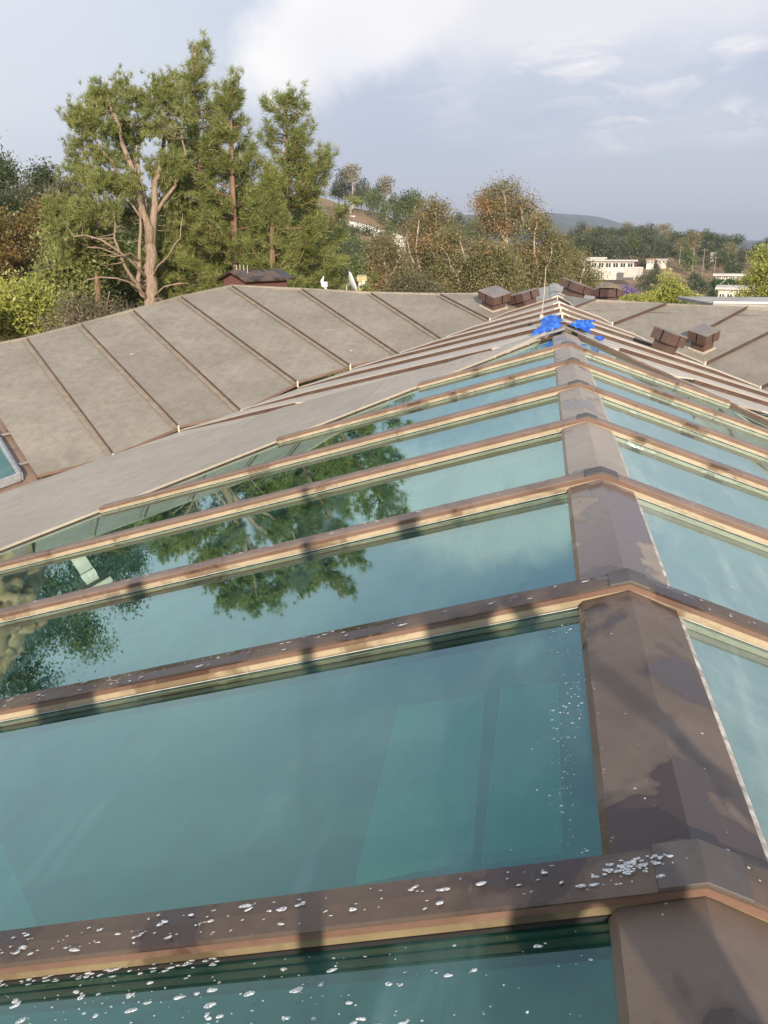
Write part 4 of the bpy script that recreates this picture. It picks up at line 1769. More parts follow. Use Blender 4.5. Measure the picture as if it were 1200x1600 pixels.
GG = 'gum trees beyond the roof in the middle'


def leafy(px, dist, ells, trunks, name, label, cat, bark, leafmat, nclump=160, per=26, spread=.32, size=.16, group=None,
          hang=.0, seed=0, trad=.14, flat=.8, bias=.5, nbr=.6):
    """ells in px: (px,py,rx,ry[,dy]) ; trunks in px: list of polylines of (px,py[,dy])"""
    global RNG
    RNG = np.random.default_rng(500 + seed)
    sp = Spot(px, dist)
    root = thing(name, label, cat, (sp.x, sp.y, sp.z), group)
    mb = MB()
    lines = []
    for ti, tr in enumerate(trunks):
        pts = [sp.loc(p[0], p[1], p[2] if len(p) > 2 else (-.6 if group == 'gum trees beyond the roof in the middle' else 0.0)) for p in tr]
        if tr[0][1] >= 440:
            pts = [np.array([pts[0][0] * .6, pts[0][1], 0.0])] + pts
        q = [pts[0]]
        for a, b in zip(pts[:-1], pts[1:]):
            q += [(a + b) / 2 + RNG.normal(size=3) * .05 * np.linalg.norm(b - a), b]
        n = len(q)
        r0 = trad * (1.0 if ti == 0 else .6)
        mb.tube(q, [r0 * (1 - i / n) ** .8 + .012 for i in range(n)], 7)
        lines.append(q)
    gum = group == GG
    if gum:
        nclump = int(nclump * .85); per = int(per * 2.1); size = .17; spread *= .92; trad *= .42
    e2 = [sp.ell(e[0], e[1], e[2], e[3], None, e[4] if len(e) > 4 else 0) for e in ells]
    Cc = shell_points(e2, nclump, bias)
    skel = skeleton_samples(lines)
    for c in Cc:
        if RNG.random() < nbr: branch_to(mb, skel, c, .012 + trad * .12)
    k = RNG.uniform(.5, 1.5, len(Cc))
    lv = leaf_quads(Cc, per, spread, size, hang, flat)
    finish_tree(root, sp, mb, bark, lv, leafmat)
    return root


# ---- eucalypts in the middle
leafy(602, 66, [(600, 395, 30, 24), (590, 420, 22, 22), (618, 415, 18, 26), (605, 440, 34, 20)], [[(606, 475), (604, 440), (598, 400)], [(604, 440), (618, 418), (626, 400)]],
      'gum_tree', 'dark brown rounded gum tree left of the middle gum group', 'gum tree', 'gum_bark', 'gum_rust', 200, 40, .40, .24, GG, .4, 1, .16)
leafy(668, 70, [(680, 330, 22, 16), (650, 345, 22, 18), (688, 350, 24, 16), (668, 372, 38, 24), (650, 400, 22, 26), (690, 392, 26, 26), (668, 425, 40, 22)],
      [[(664, 470), (660, 430), (650, 390), (655, 345)], [(662, 440), (678, 405), (684, 365), (680, 328)], [(655, 420), (640, 395), (635, 370)]],
      'gum_tree', 'gum tree with russet double top left of the tallest gum', 'gum tree', 'gum_bark', 'gum_rust', 330, 38, .42, .24, GG, .4, 2, .2)
leafy(715, 64, [(705, 372, 26, 18), (735, 388, 20, 18), (700, 405, 24, 20), (730, 425, 34, 22), (690, 435, 26, 18), (705, 450, 46, 14)],
      [[(720, 478), (721, 450), (704, 415), (690, 385)], [(721, 452), (738, 420), (742, 395)], [(712, 432), (727, 405), (718, 375)]],
      'gum_tree', 'lower gum tree with thin white forked stems in front of the gum group', 'gum tree', 'gum_bark', 'gum_leaves', 260, 38, .38, .22, GG, .4, 3, .13)
leafy(792, 72, [(786, 300, 26, 18), (760, 318, 24, 20), (812, 318, 24, 20), (790, 330, 44, 20), (760, 350, 22, 16), (826, 348, 22, 18), (792, 360, 34, 14)],
      [[(800, 475), (797, 420), (792, 370), (790, 330), (786, 300)], [(794, 385), (772, 345), (762, 318)], [(795, 390), (818, 350), (816, 320)], [(793, 372), (778, 352), (764, 345)]],
      'gum_tree', 'tallest gum tree with bare pale forks, standing above the middle group', 'gum tree', 'gum_bark', 'gum_rust', 280, 36, .42, .24, GG, .4, 4, .20)
leafy(842, 68, [(840, 350, 22, 18), (858, 380, 26, 22), (820, 392, 28, 22), (845, 412, 40, 22), (872, 405, 20, 22), (812, 430, 30, 20), (850, 440, 44, 16)],
      [[(838, 475), (842, 440), (835, 395), (838, 350)], [(842, 445), (858, 410), (862, 380)], [(822, 446), (836, 425), (838, 412)]],
      'gum_tree', 'orange tinged gum tree right of the tallest gum', 'gum tree', 'gum_bark', 'gum_leaves', 330, 38, .42, .24, GG, .4, 5, .18)
leafy(772, 62, [(768, 398, 30, 24), (790, 425, 30, 22), (755, 430, 26, 22), (775, 448, 48, 14)], [[(775, 478), (774, 440), (765, 400)], [(774, 445), (792, 420)]],
      'gum_tree', 'low russet gum tree below the tallest gum', 'gum tree', 'gum_bark', 'gum_leaves', 240, 38, .38, .22, GG, .4, 6, .14)
leafy(905, 74, [(900, 408, 20, 16), (885, 430, 22, 20), (915, 432, 24, 18), (900, 448, 34, 12)], [[(903, 478), (905, 450), (914, 415)], [(904, 455), (892, 425)]],
      'gum_tree', 'thin low gum tree at the right end of the gum group', 'gum tree', 'gum_bark', 'gum_leaves', 180, 34, .40, .22, GG, .4, 7, .12)
leafy(640, 58, [(640, 445, 30, 16), (660, 455, 34, 12)], [[(642, 480), (640, 450)]], 'gum_tree', 'pale flowering bushy gum at the roof edge below the russet gum', 'gum tree', 'gum_bark', 'scrub_leaves', 120, 34, .38, .2, GG, .2, 8, .1)

# ---- lime green and purple trees at right
leafy(1050, 46, [(1048, 436, 16, 12), (1052, 455, 26, 14), (1040, 466, 30, 12), (1072, 468, 16, 10)], [[(1052, 482), (1050, 460), (1048, 432)]],
      'lime_tree', 'yellow-green pointed leafy tree just beyond the right roof', 'tree', 'pale_bark', 'lime_leaves', 170, 26, .20, .15, None, 0, 20, .08)
leafy(1196, 60, [(1192, 402, 14, 14), (1200, 425, 26, 20), (1172, 440, 14, 10), (1205, 455, 22, 14), (1165, 462, 22, 8)], [[(1196, 482), (1195, 440), (1196, 400)]],
      'lime_tree', 'yellow-green tree with a dark upright trunk at the right edge of the photo', 'tree', 'dark_bark', 'lime_leaves', 190, 26, .26, .18, None, 0, 21, .14)
leafy(1005, 44, [(1000, 468, 26, 5), (960, 466, 16, 4), (1085, 474, 14, 4)], [[(1000, 484), (1000, 470)]],
      'lime_bush', 'low yellow-green bush showing over the right roof edge', 'bush', 'pale_bark', 'lime_leaves', 120, 20, .14, .12, None, 0, 22, .05)
leafy(981, 120, [(981, 456, 9, 6)], [[(981, 475), (981, 455)]], 'jacaranda', 'small purple flowering tree right of the peaked vent', 'tree', 'dark_bark', 'purple_blossom', 50, 26, .35, .3, None, 0, 23, .1)

# ---- left foreground / background vegetation
leafy(28, 38, [(25, 470, 44, 30), (60, 462, 22, 18), (5, 500, 40, 34), (50, 500, 32, 22)], [[(30, 540), (32, 495), (30, 458)], [(32, 492), (42, 470)]],
      'lime_bush', 'bright yellow-green leafy bush at the left edge behind the roof', 'bush', 'pale_bark', 'lime_leaves', 260, 34, .28, .18, None, 0, 30, .07)
leafy(22, 60, [(20, 365, 30, 30), (40, 400, 26, 26), (5, 420, 30, 28)], [[(42, 470), (44, 430), (22, 380)], [(50, 470), (38, 420), (30, 400)]],
      'orange_tree', 'tree with orange-brown crown at the far left edge', 'tree', 'gum_bark', 'orange_leaves', 230, 32, .38, .22, 'orange-brown trees on the left', 0, 31, .16)
leafy(72, 66, [(68, 335, 26, 18), (90, 328, 22, 14), (62, 365, 28, 22), (95, 350, 20, 20)], [[(66, 470), (66, 400), (70, 345)]],
      'orange_tree', 'tree with orange-brown crown behind the first, beside the spreading pine', 'tree', 'gum_bark', 'orange_leaves', 230, 32, .38, .22, 'orange-brown trees on the left', 0, 32, .16)
leafy(8, 92, [(5, 285, 22, 24), (8, 315, 26, 20), (2, 262, 12, 14)], [[(8, 460), (8, 380), (6, 270)]], 'conifer', 'dark conifer cut by the left edge of the photo', 'tree', 'dark_bark', 'dark_leaves', 200, 36, .6, .3, None, 0, 33, .2)
leafy(70, 90, [(70, 278, 15, 16), (70, 300, 24, 20), (66, 322, 26, 16)], [[(70, 460), (70, 380), (70, 270)]], 'conifer', 'dark rounded conifer standing on the left skyline', 'tree', 'dark_bark', 'dark_leaves', 220, 36, .55, .3, None, 0, 34, .2)
leafy(40, 84, [(40, 320, 30, 26), (20, 345, 26, 20), (52, 348, 30, 22)], [[(40, 460), (40, 340)]], 'oak_tree', 'grey-green bushy tree between the two dark conifers', 'tree', 'dark_bark', 'grey_leaves', 200, 32, .6, .3, None, 0, 35, .2)
leafy(110, 80, [(108, 300, 18, 14), (112, 325, 26, 22), (100, 300, 14, 10)], [[(110, 460), (110, 320)]], 'oak_tree', 'brownish tree top just left of the spreading pine', 'tree', 'dark_bark', 'scrub_leaves', 160, 32, .5, .28, None, 0, 36, .2)
leafy(10, 72, [(12, 330, 16, 12)], [[(12, 460), (12, 335)]], 'oak_tree', 'small bright green tree top at the far left edge', 'tree', 'dark_bark', 'mid_leaves', 70, 30, .4, .25, None, 0, 37, .14)
UL = 'leafy trees massed behind the left pines'
for i, (px, d, ells, mat, lab) in enumerate([
    (110, 52, [(105, 380, 34, 26), (130, 410, 34, 26), (95, 430, 36, 24), (120, 455, 40, 20)], 'cedar_needles', 'feathery green tree left of the spreading pine trunk'),
    (190, 56, [(195, 410, 40, 30), (170, 450, 40, 24), (215, 450, 30, 24)], 'mid_leaves', 'green tree filling the gap behind the spreading pine trunk'),
    (285, 58, [(285, 370, 34, 30), (275, 415, 40, 30), (300, 445, 40, 22)], 'cedar_needles', 'green tree right of the spreading pine trunk'),
    (345, 60, [(345, 350, 34, 30), (350, 400, 40, 34), (345, 445, 44, 20)], 'mid_leaves', 'dark green tree behind the slender pine'),
    (420, 58, [(420, 350, 34, 26), (415, 395, 44, 34), (430, 435, 44, 22)], 'cedar_needles', 'green tree low behind the broad pine'),
    (480, 56, [(480, 340, 28, 24), (485, 380, 34, 30), (480, 425, 44, 28)], 'mid_leaves', 'dense green tree at the right foot of the pines'),
    (515, 66, [(512, 390, 16, 20), (515, 425, 22, 24)], 'grey_leaves', 'grey-green tree behind the satellite dish'),
    (235, 66, [(235, 340, 44, 34), (200, 380, 40, 30), (270, 340, 40, 30)], 'dark_leaves', 'dark tree seen through the limbs of the spreading pine'),
]):
    leafy(px, d, ells, [[(px, 475), (px, 400)]], 'leafy_tree', lab, 'tree', 'dark_bark', mat, 260, 34, .42, .24, UL, 0, 40 + i, .16)
leafy(130, 36, [(120, 480, 34, 20), (165, 480, 34, 20), (95, 505, 30, 18), (150, 500, 40, 14)], [[(120, 540), (125, 495), (112, 455)], [(150, 540), (155, 495), (172, 455)], [(140, 540), (135, 480)]],
      'scrub_bush', 'twiggy half-bare olive shrub behind the left roof edge', 'bush', 'pale_bark', 'scrub_leaves', 150, 18, .28, .13, None, 0, 50, .06, nbr=1.0)
leafy(153, 43, [(158, 400, 24, 16), (140, 385, 20, 12)], [[(154, 500), (153, 460), (152, 420), (150, 385)]],
      'small_pine', 'pine with a straight red trunk left of the spreading pine', 'pine tree', 'pine_bark', 'cedar_needles', 90, 34, .30, .2, None, 0, 51, .2)
# trees left of the photo's edge, mirrored in the glass
MIRL = ['tree just outside the left edge, behind the white gabled house', 'tall tree mirrored beside the boulders', 'tallest mirrored tree, right behind the boulders',
        'broad tree left of the boulders, nearest to the house', 'tree farthest behind the boulders, mirrored in the glass', 'wide tree far to the left of the boulders', 'outermost wide tree to the left of the house']
for i, (px, d, py, rx) in enumerate([(-30, 66, 250, 40), (-150, 66, 190, 60), (-300, 60, 175, 70), (-480, 46, 250, 90), (-240, 75, 235, 60), (-760, 48, 270, 110), (-1000, 60, 240, 120)]):
    leafy(px, d, [(px, py, rx * .6, 40), (px - 20, py + 60, rx, 50), (px + 20, py + 130, rx * .9, 50)], [[(px, 480), (px + 4, 380), (px, py)], [(px, 400), (px - rx * .5, py + 50)], [(px, 400), (px + rx * .5, py + 60)]],
          'oak_tree', MIRL[i], 'tree', 'pale_bark', 'mid_leaves' if i % 2 else 'dark_leaves', 230, 34, .5, .26, 'trees mirrored in the left panes', 0, 60 + i, .2, nbr=.3)


# ---- distant plants as copies of a few prototypes
def proto(kind, mat, ells, nclump, per, spread, size, trunk_h, bark='dark_bark'):
    global RNG
    RNG = np.random.default_rng(abs(hash(kind)) % 1000 if False else sum(map(ord, kind)))
    mb = MB()
    mb.tube([(0, 0, -1.0), (0.05, 0, trunk_h * .5), (0, 0.05, trunk_h)], [.22, .17, .10], 6)
    sk = np.array([[0, 0, z] for z in np.linspace(trunk_h * .4, trunk_h, 6)])
    Cc = shell_points(ells, nclump, .5)
    for c in Cc[:18]: branch_to(mb, sk, c, .07)
    lv = leaf_quads(Cc, per, spread, size, 0, .8)
    me = bpy.data.meshes.new('trunk'); me.from_pydata([tuple(p) for p in mb.v], [], mb.f); me.materials.append(MATS[bark])
    V, Fq = lv
    o = np_object('crown', V, Fq, mat)
    ob = bpy.data.objects.new('trunk', me); COL.objects.link(ob)
    return [ob, o]


PROTO = {
    'oak': proto('oak', 'dark_leaves', [(0, 0, 4.5, 3.4, 3.4, 2.6), (1.5, 0, 3.6, 2.5, 2.5, 2.0), (-1.6, .5, 3.8, 2.4, 2.4, 2.0)], 110, 16, .5, .55, 3.5),
    'grey': proto('grey', 'grey_leaves', [(0, 0, 5.5, 2.8, 2.8, 3.0), (.8, 0, 7.5, 2.0, 2.0, 1.8), (-1, 0, 4, 2.6, 2.6, 2.0)], 110, 16, .5, .5, 5.0),
    'mid': proto('mid', 'mid_leaves', [(0, 0, 4.6, 3.0, 3.0, 3.2), (.6, .2, 7, 1.8, 1.8, 1.8)], 110, 16, .5, .5, 4.0),
    'gum': proto('gum', 'gum_leaves', [(0, 0, 8.5, 2.2, 2.2, 2.0), (1.3, 0, 6.8, 1.8, 1.8, 1.4), (-1.4, 0, 7.2, 1.6, 1.6, 1.4)], 60, 16, .45, .45, 8.0, 'gum_bark'),
    'cypress': proto('cypress', 'dark_leaves', [(0, 0, 3.4, .7, .7, 3.4), (0, 0, 6, .4, .4, 1.6)], 70, 14, .22, .35, 3.0),
    'shrub': proto('shrub', 'grey_leaves', [(0, 0, 1.0, 1.7, 1.7, 1.0)], 36, 14, .35, .42, .8),
    'pine': proto('pine', 'dark_leaves', [(0, 0, 8.5, 3.4, 3.4, 1.5), (1, 0, 7.2, 2.6, 2.6, 1.2), (-1.4, 0, 7.8, 2.2, 2.2, 1.2)], 100, 16, .42, .42, 8.0),
}
PNAME = {'oak': 'oak_tree', 'grey': 'olive_tree', 'mid': 'leafy_tree', 'gum': 'gum_tree', 'cypress': 'cypress', 'shrub': 'shrub', 'pine': 'umbrella_pine'}
PLOOK = {'oak': 'dark green rounded tree', 'grey': 'grey-green bushy tree', 'mid': 'mid green bushy tree', 'gum': 'sparse pale-trunked gum tree',
         'cypress': 'thin dark cypress', 'shrub': 'low grey-green shrub', 'pine': 'flat-topped dark pine'}
used = set()
PR = random.Random(5)


def spot_words(px, dist, where):
    if where == FH_:
        a = 'nearer' if dist < 345 else 'topmost'
        for lim, w_ in ((925, 'left above the long white house'), (960, 'above the long white house, left half'), (1000, 'above the long white house, right half'),
                        (1040, 'above the tiny white houses'), (1085, 'left of the utility poles'), (1130, 'above the utility poles'), (1170, 'above the clipped hedge'), (9999, 'on the far hill at the right edge')):
            if px < lim: return w_ + (', higher up' if a == 'topmost' else '')
    if where == VF_:
        for lim, w_ in ((950, 'below the long white house'), (1005, 'below the terrace wall'), (1050, 'left of the yellow-green pointed tree'), (1100, 'behind the yellow-green pointed tree'), (1150, 'beside the white villa'), (9999, 'at the right edge of the valley')):
            if px < lim: return w_ + (', lower down' if dist < 220 else '')
    if where == RH_:
        for lim, w_ in ((560, 'at the left hilltop by the small white house'), (595, 'above the middle of the white retaining wall'), (625, 'on the hill skyline left of the gum trees'), (660, 'at the right end of the white retaining wall'), (9999, 'on the skyline behind the gum trees')):
            if px < lim: return w_
    if where == LH_:
        for lim, w_ in ((545, 'on the slope left above the dish'), (570, 'on the slope straight above the dish'), (9999, 'on the slope between dish and gum trees')):
            if px < lim: return w_ + (', low down' if dist < 145 else ', high up' if dist > 170 else '')
    return where


FH_ = 'on the far hill at the right'
VF_ = 'on the valley slope at the right'
RH_ = 'on the hillside behind the white retaining wall'
LH_ = 'on the lower slope beyond the satellite dish'


def place_far(kind, px, dist, sc, where, py=None):
    p = far_at(px, 376, dist)
    z = tz(p.x, p.y) - .2 if py is None else far_at(px, py, dist).z
    size = 'small' if sc < .72 else ('tall' if sc > 1.05 else '')
    root = thing(PNAME[kind], ('%s %s %s' % (size, PLOOK[kind], spot_words(px, dist, where))).strip(), 'shrub' if kind == 'shrub' else 'tree', (p.x, p.y, z), '%ss %s' % (PLOOK[kind], where))
    root.rotation_euler = (0, 0, PR.uniform(0, 6.28))
    s = sc * PR.uniform(.85, 1.15)
    root.scale = (s * PR.uniform(.9, 1.1), s * PR.uniform(.9, 1.1), s)
    for ch in PROTO[kind]:
        if ch.name not in used:
            used.add(ch.name)
            c = ch
        else:
            c = ch.copy(); COL.objects.link(c)
        c.parent = root


# left hill around the white wall
RH = 'on the hillside behind the white retaining wall'
for px, d, kd, s in [(540, 262, 'grey', 1.0), (552, 255, 'gum', 1.0), (565, 268, 'grey', .9), (578, 262, 'mid', .8), (590, 250, 'grey', 1.0), (604, 245, 'gum', 1.25),
                     (616, 255, 'mid', 1.0), (630, 262, 'grey', .9), (640, 258, 'oak', 1.1), (650, 240, 'mid', 1.0), (625, 230, 'oak', .9), (600, 232, 'mid', .9),
                     (582, 236, 'mid', .8), (560, 240, 'grey', .7), (700, 300, 'oak', 1.0), (715, 290, 'grey', 1.0), (735, 300, 'mid', 1.0), (755, 300, 'oak', 1.0),
                     (530, 268, 'oak', .8), (655, 215, 'oak', .9), (672, 230, 'mid', 1.0), (690, 245, 'oak', 1.0)]:
    place_far(kd, px, d, s, RH)
LH = 'on the lower slope beyond the satellite dish'
for px, d, kd, s in [(540, 150, 'mid', .8), (556, 140, 'grey', .8), (572, 150, 'mid', .7), (548, 122, 'mid', .8), (530, 130, 'oak', .8), (566, 120, 'mid', .8), (584, 130, 'grey', .8),
                     (560, 175, 'shrub', 1.4), (545, 182, 'shrub', 1.2), (580, 172, 'shrub', 1.4), (600, 168, 'grey', .8), (620, 160, 'mid', .9), (528, 165, 'grey', .8), (536, 195, 'shrub', 1.0),
                     (555, 200, 'shrub', .9), (575, 196, 'shrub', 1.1), (595, 186, 'shrub', 1.2), (610, 190, 'mid', .6), (575, 100, 'mid', .7), (550, 98, 'grey', .7)]:
    place_far(kd, px, d, s, LH)
FH = 'on the far hill at the right'
ks = ['oak', 'oak', 'grey', 'mid', 'oak', 'pine', 'grey', 'gum']
for i in range(105):
    px = PR.uniform(880, 1215)
    d = PR.uniform(285, 420)
    place_far(ks[i % len(ks)], px, d, PR.uniform(.75, 1.2), FH)
VF = 'on the valley slope at the right'
for i in range(80):
    px = PR.uniform(905, 1200)
    d = PR.uniform(165, 275)
    if 908 < px < 1005 and 225 < d: continue
    if 925 < px < 1010 and d < 245: continue
    if i % 4 == 0 and d > 220: continue
    if 1105 < px < 1195 and d < 215: continue
    k_ = PR.choice(['oak', 'oak', 'grey', 'mid', 'shrub', 'shrub'])
    place_far(k_, px, d, PR.uniform(.5, .85) if k_ != 'shrub' else PR.uniform(.8, 1.3), VF)
for px, d, s in [(943, 200, .62), (949, 202, .62), (1133, 150, .28), (1139, 150, .30), (1145, 150, .30), (1118, 160, .3), (1110, 300, 1.1)]:
    place_far('cypress', px, d, s, 'in a short row at the right')
for px, d, s in [(955, 340, 1.05), (975, 345, 1.0), (1000, 330, 1.0), (935, 340, 1.0), (1062, 350, 1.0), (1130, 370, 1.1), (1150, 360, 1.0)]:
    place_far('pine', px, d, s, 'on the crest of the far right hill')
for kd in PROTO:
    for ch in PROTO[kd]:
        if ch.name not in used:
            bpy.data.objects.remove(ch)


# ================================================================== FAR BUILDINGS
def building(px0, px1, pyt, pyb, dist, name, label, mat='white_render', depth=8, nwin=4, roofmat='white_render', winh=.55, over=.5, cat='house'):
    a, b = far_at(px0, pyb, dist), far_at(px1, pyb, dist)
    ztop = far_at(px0, pyt, dist).z; zb = min(a.z, b.z)
    mid = (a + b) / 2
    root = thing(name, label, cat, (mid.x, mid.y, zb))
    xa = (b - a); xa.z = 0; w = xa.length; xa.normalize(); ya = Vector((-xa.y, xa.x, 0))
    if ya.dot(CF) < 0: ya = -ya
    ar = Matrix((xa, ya, Vector((0, 0, 1)))).transposed()
    hh = ztop - zb
    def at(x, y, z): return Vector((mid.x, mid.y, zb)) + xa * x + ya * y + Vector((0, 0, z))
    m = MB(); dn = max(.5, zb - tz(mid.x, mid.y) + .5); dn = dn if dist < 60 else min(dn, 1.5)
    m.box(at(0, depth / 2, (hh - dn) / 2), (w, depth, hh + dn), ar); m.build('wall', mat, root)
    m = MB(); m.box(at(0, depth / 2, hh + .15), (w + 2 * over, depth + 2 * over, .3), ar); m.build('roof', roofmat, root)
    for i in range(nwin):
        ww = w / nwin
        x = -w / 2 + ww * (i + .5)
        m = MB(); m.box(at(x, -.03, hh * .52), (ww * .72, .08, hh * winh), ar); f = m.build('window', 'window_dark', root)
        m = MB()
        for q in (-.36, 0, .36): m.box(at(x + ww * q, -.09, hh * .52), (.12, .06, hh * winh), ar)
        m.box(at(x, -.09, hh * (.52 + winh / 2)), (ww * .74, .06, .1), ar)
        m.build('frame', 'white_paint', f)
    return root, at, w, hh


r_, at_, w_, h_ = building(922, 990, 408, 420, 262, 'hillside_house', 'long low white modern house halfway up the right hill', nwin=6, over=1.0)
building(908, 945, 404, 412, 268, 'hillside_house', 'flat-roofed annex left of the long white house', nwin=3)
building(1010, 1022, 406, 413, 285, 'hillside_house', 'tiny white house right of the long white house', nwin=2, roofmat='red_tile')
building(1027, 1041, 406, 412, 290, 'hillside_house', 'small pale house with a low roof farther right on the hill', nwin=2, mat='wall_stucco', roofmat='grey_concrete')
building(1110, 1122, 396, 402, 340, 'hillside_house', 'little house with pale gable among the trees high on the right hill', nwin=2, roofmat='grey_concrete')
building(1118, 1160, 431, 434.5, 175, 'garden_house', 'white flat roof above the trimmed green hedge', nwin=4, depth=5)
building(1120, 1182, 452, 476, 150, 'white_villa', 'white villa with flat roof below the hedge at the right', nwin=5, depth=9, winh=.4)
building(536, 549, 326, 332, 238, 'hill_house', 'small white flat house at the top of the left hill', nwin=2, depth=5)
building(545, 552, 339, 344, 232, 'hill_hut', 'tiny pale hut above the white retaining wall', nwin=1, depth=4, cat='hut')
building(750, 768, 420, 432, 150, 'valley_house', 'pale house glimpsed between the gum trees', nwin=2, depth=6)


def wall_run(pts, dist, hpx, name, label, mat='white_render', th=.5, piers=0):
    P0 = [far_at(x, y, d) for (x, y), d in zip(pts, dist)]
    root = thing(name, label, 'wall', (P0[0].x, P0[0].y, min(p.z for p in P0) - 1))
    for a, b in zip(P0[:-1], P0[1:]):
        hz = hpx * (a - EYE).length / 1395
        d = (b - a); d.z = 0; d.normalize(); r = Vector((-d.y, d.x, 0))
        m = MB()
        m.prism([a + Vector((0, 0, -1.5)), b + Vector((0, 0, -1.5)), b + Vector((0, 0, hz)), a + Vector((0, 0, hz))], r * th)
        m.build('wall_panel', mat, root)
        m = MB()
        m.prism([a + Vector((0, 0, hz + .003)), b + Vector((0, 0, hz + .003)), b + Vector((0, 0, hz + .2)), a + Vector((0, 0, hz + .2))], r * (th + .15))
        m.build('coping', 'white_paint', root)


wall_run([(505, 352), (522, 357), (545, 361), (568, 366), (590, 373), (612, 379), (632, 386)], [212, 210, 208, 206, 204, 202, 200], 13,
         'retaining_wall', 'long white retaining wall stepping down the left hill', mat='white_paint')
wall_run([(905, 428), (935, 428), (965, 428), (992, 428)], [245, 244, 243, 242], 5.5, 'retaining_wall', 'pale terrace wall below the long white house')
wall_run([(975, 424), (990, 424), (1003, 424)], [238, 237, 236], 5, 'retaining_wall', 'short white wall end right of the terrace wall')
wall_run([(690, 395), (703, 397), (716, 400)], [180, 180, 180], 8, 'retaining_wall', 'white wall piece showing between the russet gum trees')
wall_run([(40, 400), (58, 400), (78, 400)], [75, 75, 75], 6, 'balustrade_wall', 'low white wall with pillars among the trees at the left')
for i, x in enumerate((46, 55, 62, 69, 76)):
    p = far_at(x, 398, 74.5)
    m = MB(); m.box(p + Vector((0, 0, .45)), (.22, .22, .9)); m.box(p + Vector((0, 0, .95)), (.3, .3, .1))
    tag(m.build('pillar', 'white_paint'), 'white pillar on the low wall among the trees at the left', 'pillar', 'white pillars on the low wall')
# yellow wall by the dish
building(560, 571, 439, 452, 60, 'yellow_shed', 'small yellow building right behind the satellite dish', mat='yellow_wall', nwin=1, depth=3, over=.1, winh=.2, roofmat='yellow_wall', cat='shed')
# clipped hedge
hd = far_at(1140, 443, 160)
m_ = MB()
xa = CR
RNG = np.random.default_rng(9)
cc = np.array([[hd.x + CR.x * s, hd.y + CR.y * s, hd.z] for s in np.linspace(-3.0, 2.8, 90)])
cc = np.repeat(cc, 6, 0) + RNG.uniform(-1, 1, (540, 3)) * np.array([.5, .5, .75])
V, Fq = leaf_quads(cc, 12, .12, .22)
o = np_object('hedge', V, Fq, 'hedge_leaves')
tag(o, 'clipped dark green hedge between two white flat roofs at the right', 'hedge')
# low flat white roof just beyond the right wing
fr_ = thing('flat_roof_annex', 'white-edged flat roof annex beyond the right wing', 'building', far_at(1160, 476, 34))
a = far_at(1114, 474, 30); b = far_at(1330, 476, 30)
m = MB()
up = Vector((0, 0, .16)); bk_ = CF * 3.5
m.prism([a, b, b + bk_, a + bk_], (0, 0, -.12)); m.build('roof', 'grey_concrete', fr_)
m = MB(); m.prism([a - CF * .04, b - CF * .04, b - CF * .04 + Vector((0, 0, .06)), a - CF * .04 + Vector((0, 0, .06))], CF * .12); m.build('roof_edge', 'white_paint', fr_)
m = MB()
m.prism([a + Vector((0, 0, -.3)) - CF * .05, b + Vector((0, 0, -.3)) - CF * .05, b + Vector((0, 0, -3.5)), a + Vector((0, 0, -3.5))], CF * 3.3); m.build('wall', 'grey_concrete', fr_)
# ---- rock outcrop and white gabled house left of the frame, mirrored in the panes
def boulder(px, py, dist, r, seed, label):
    rs = np.random.default_rng(seed)
    c = far_at(px, py, dist)
    import bmesh
    bm = bmesh.new()
    bmesh.ops.create_icosphere(bm, subdivisions=5, radius=1.0)
    for v in bm.verts:
        d = v.co.normalized()
        q = d * 1.5 + Vector((seed * 3.1, seed * 1.7, 0))
        h = 1 + .55 * mnoise.noise(q) + .22 * mnoise.noise(q * 2.3) - .30 * max(0, .12 - abs(mnoise.noise(q * 1.9 + Vector((5, 5, 5))))) * 8 * .5 + .07 * mnoise.noise(q * 6)
        v.co = d * r * h
        v.co.z *= .9
    me = bpy.data.meshes.new('boulder'); bm.to_mesh(me); bm.free()
    me.materials.append(MATS['sandstone'])
    me.polygons.foreach_set('use_smooth', [True] * len(me.polygons))
    o = bpy.data.objects.new('boulder', me); COL.objects.link(o); o.location = (c.x, c.y, c.z)
    tag(o, label, 'rock', 'rocks mirrored in the left panes')


m_simple('sandstone', (.30, .21, .12), .9, .55, 2.6)
for i, (px, py, d, r) in enumerate([(-250, 395, 30, 1.0), (-300, 375, 31, 1.2), (-215, 425, 29, 1.1), (-270, 430, 29, 1.4), (-350, 400, 30, 1.5), (-230, 470, 28, 1.5), (-310, 470, 29, 1.9), (-262, 560, 29, 3.0), (-215, 600, 30, 2.6), (-330, 590, 29, 3.2), (-270, 690, 29, 3.4)]):
    boulder(px, py, d, r, i + 2, 'tan sandstone boulder mirrored in the panes at the left edge')
building(-66, -40, 322, 366, 46, 'gabled_house', 'white house mirrored in the glass near the left edge of the photo', nwin=3, depth=4, winh=.3)


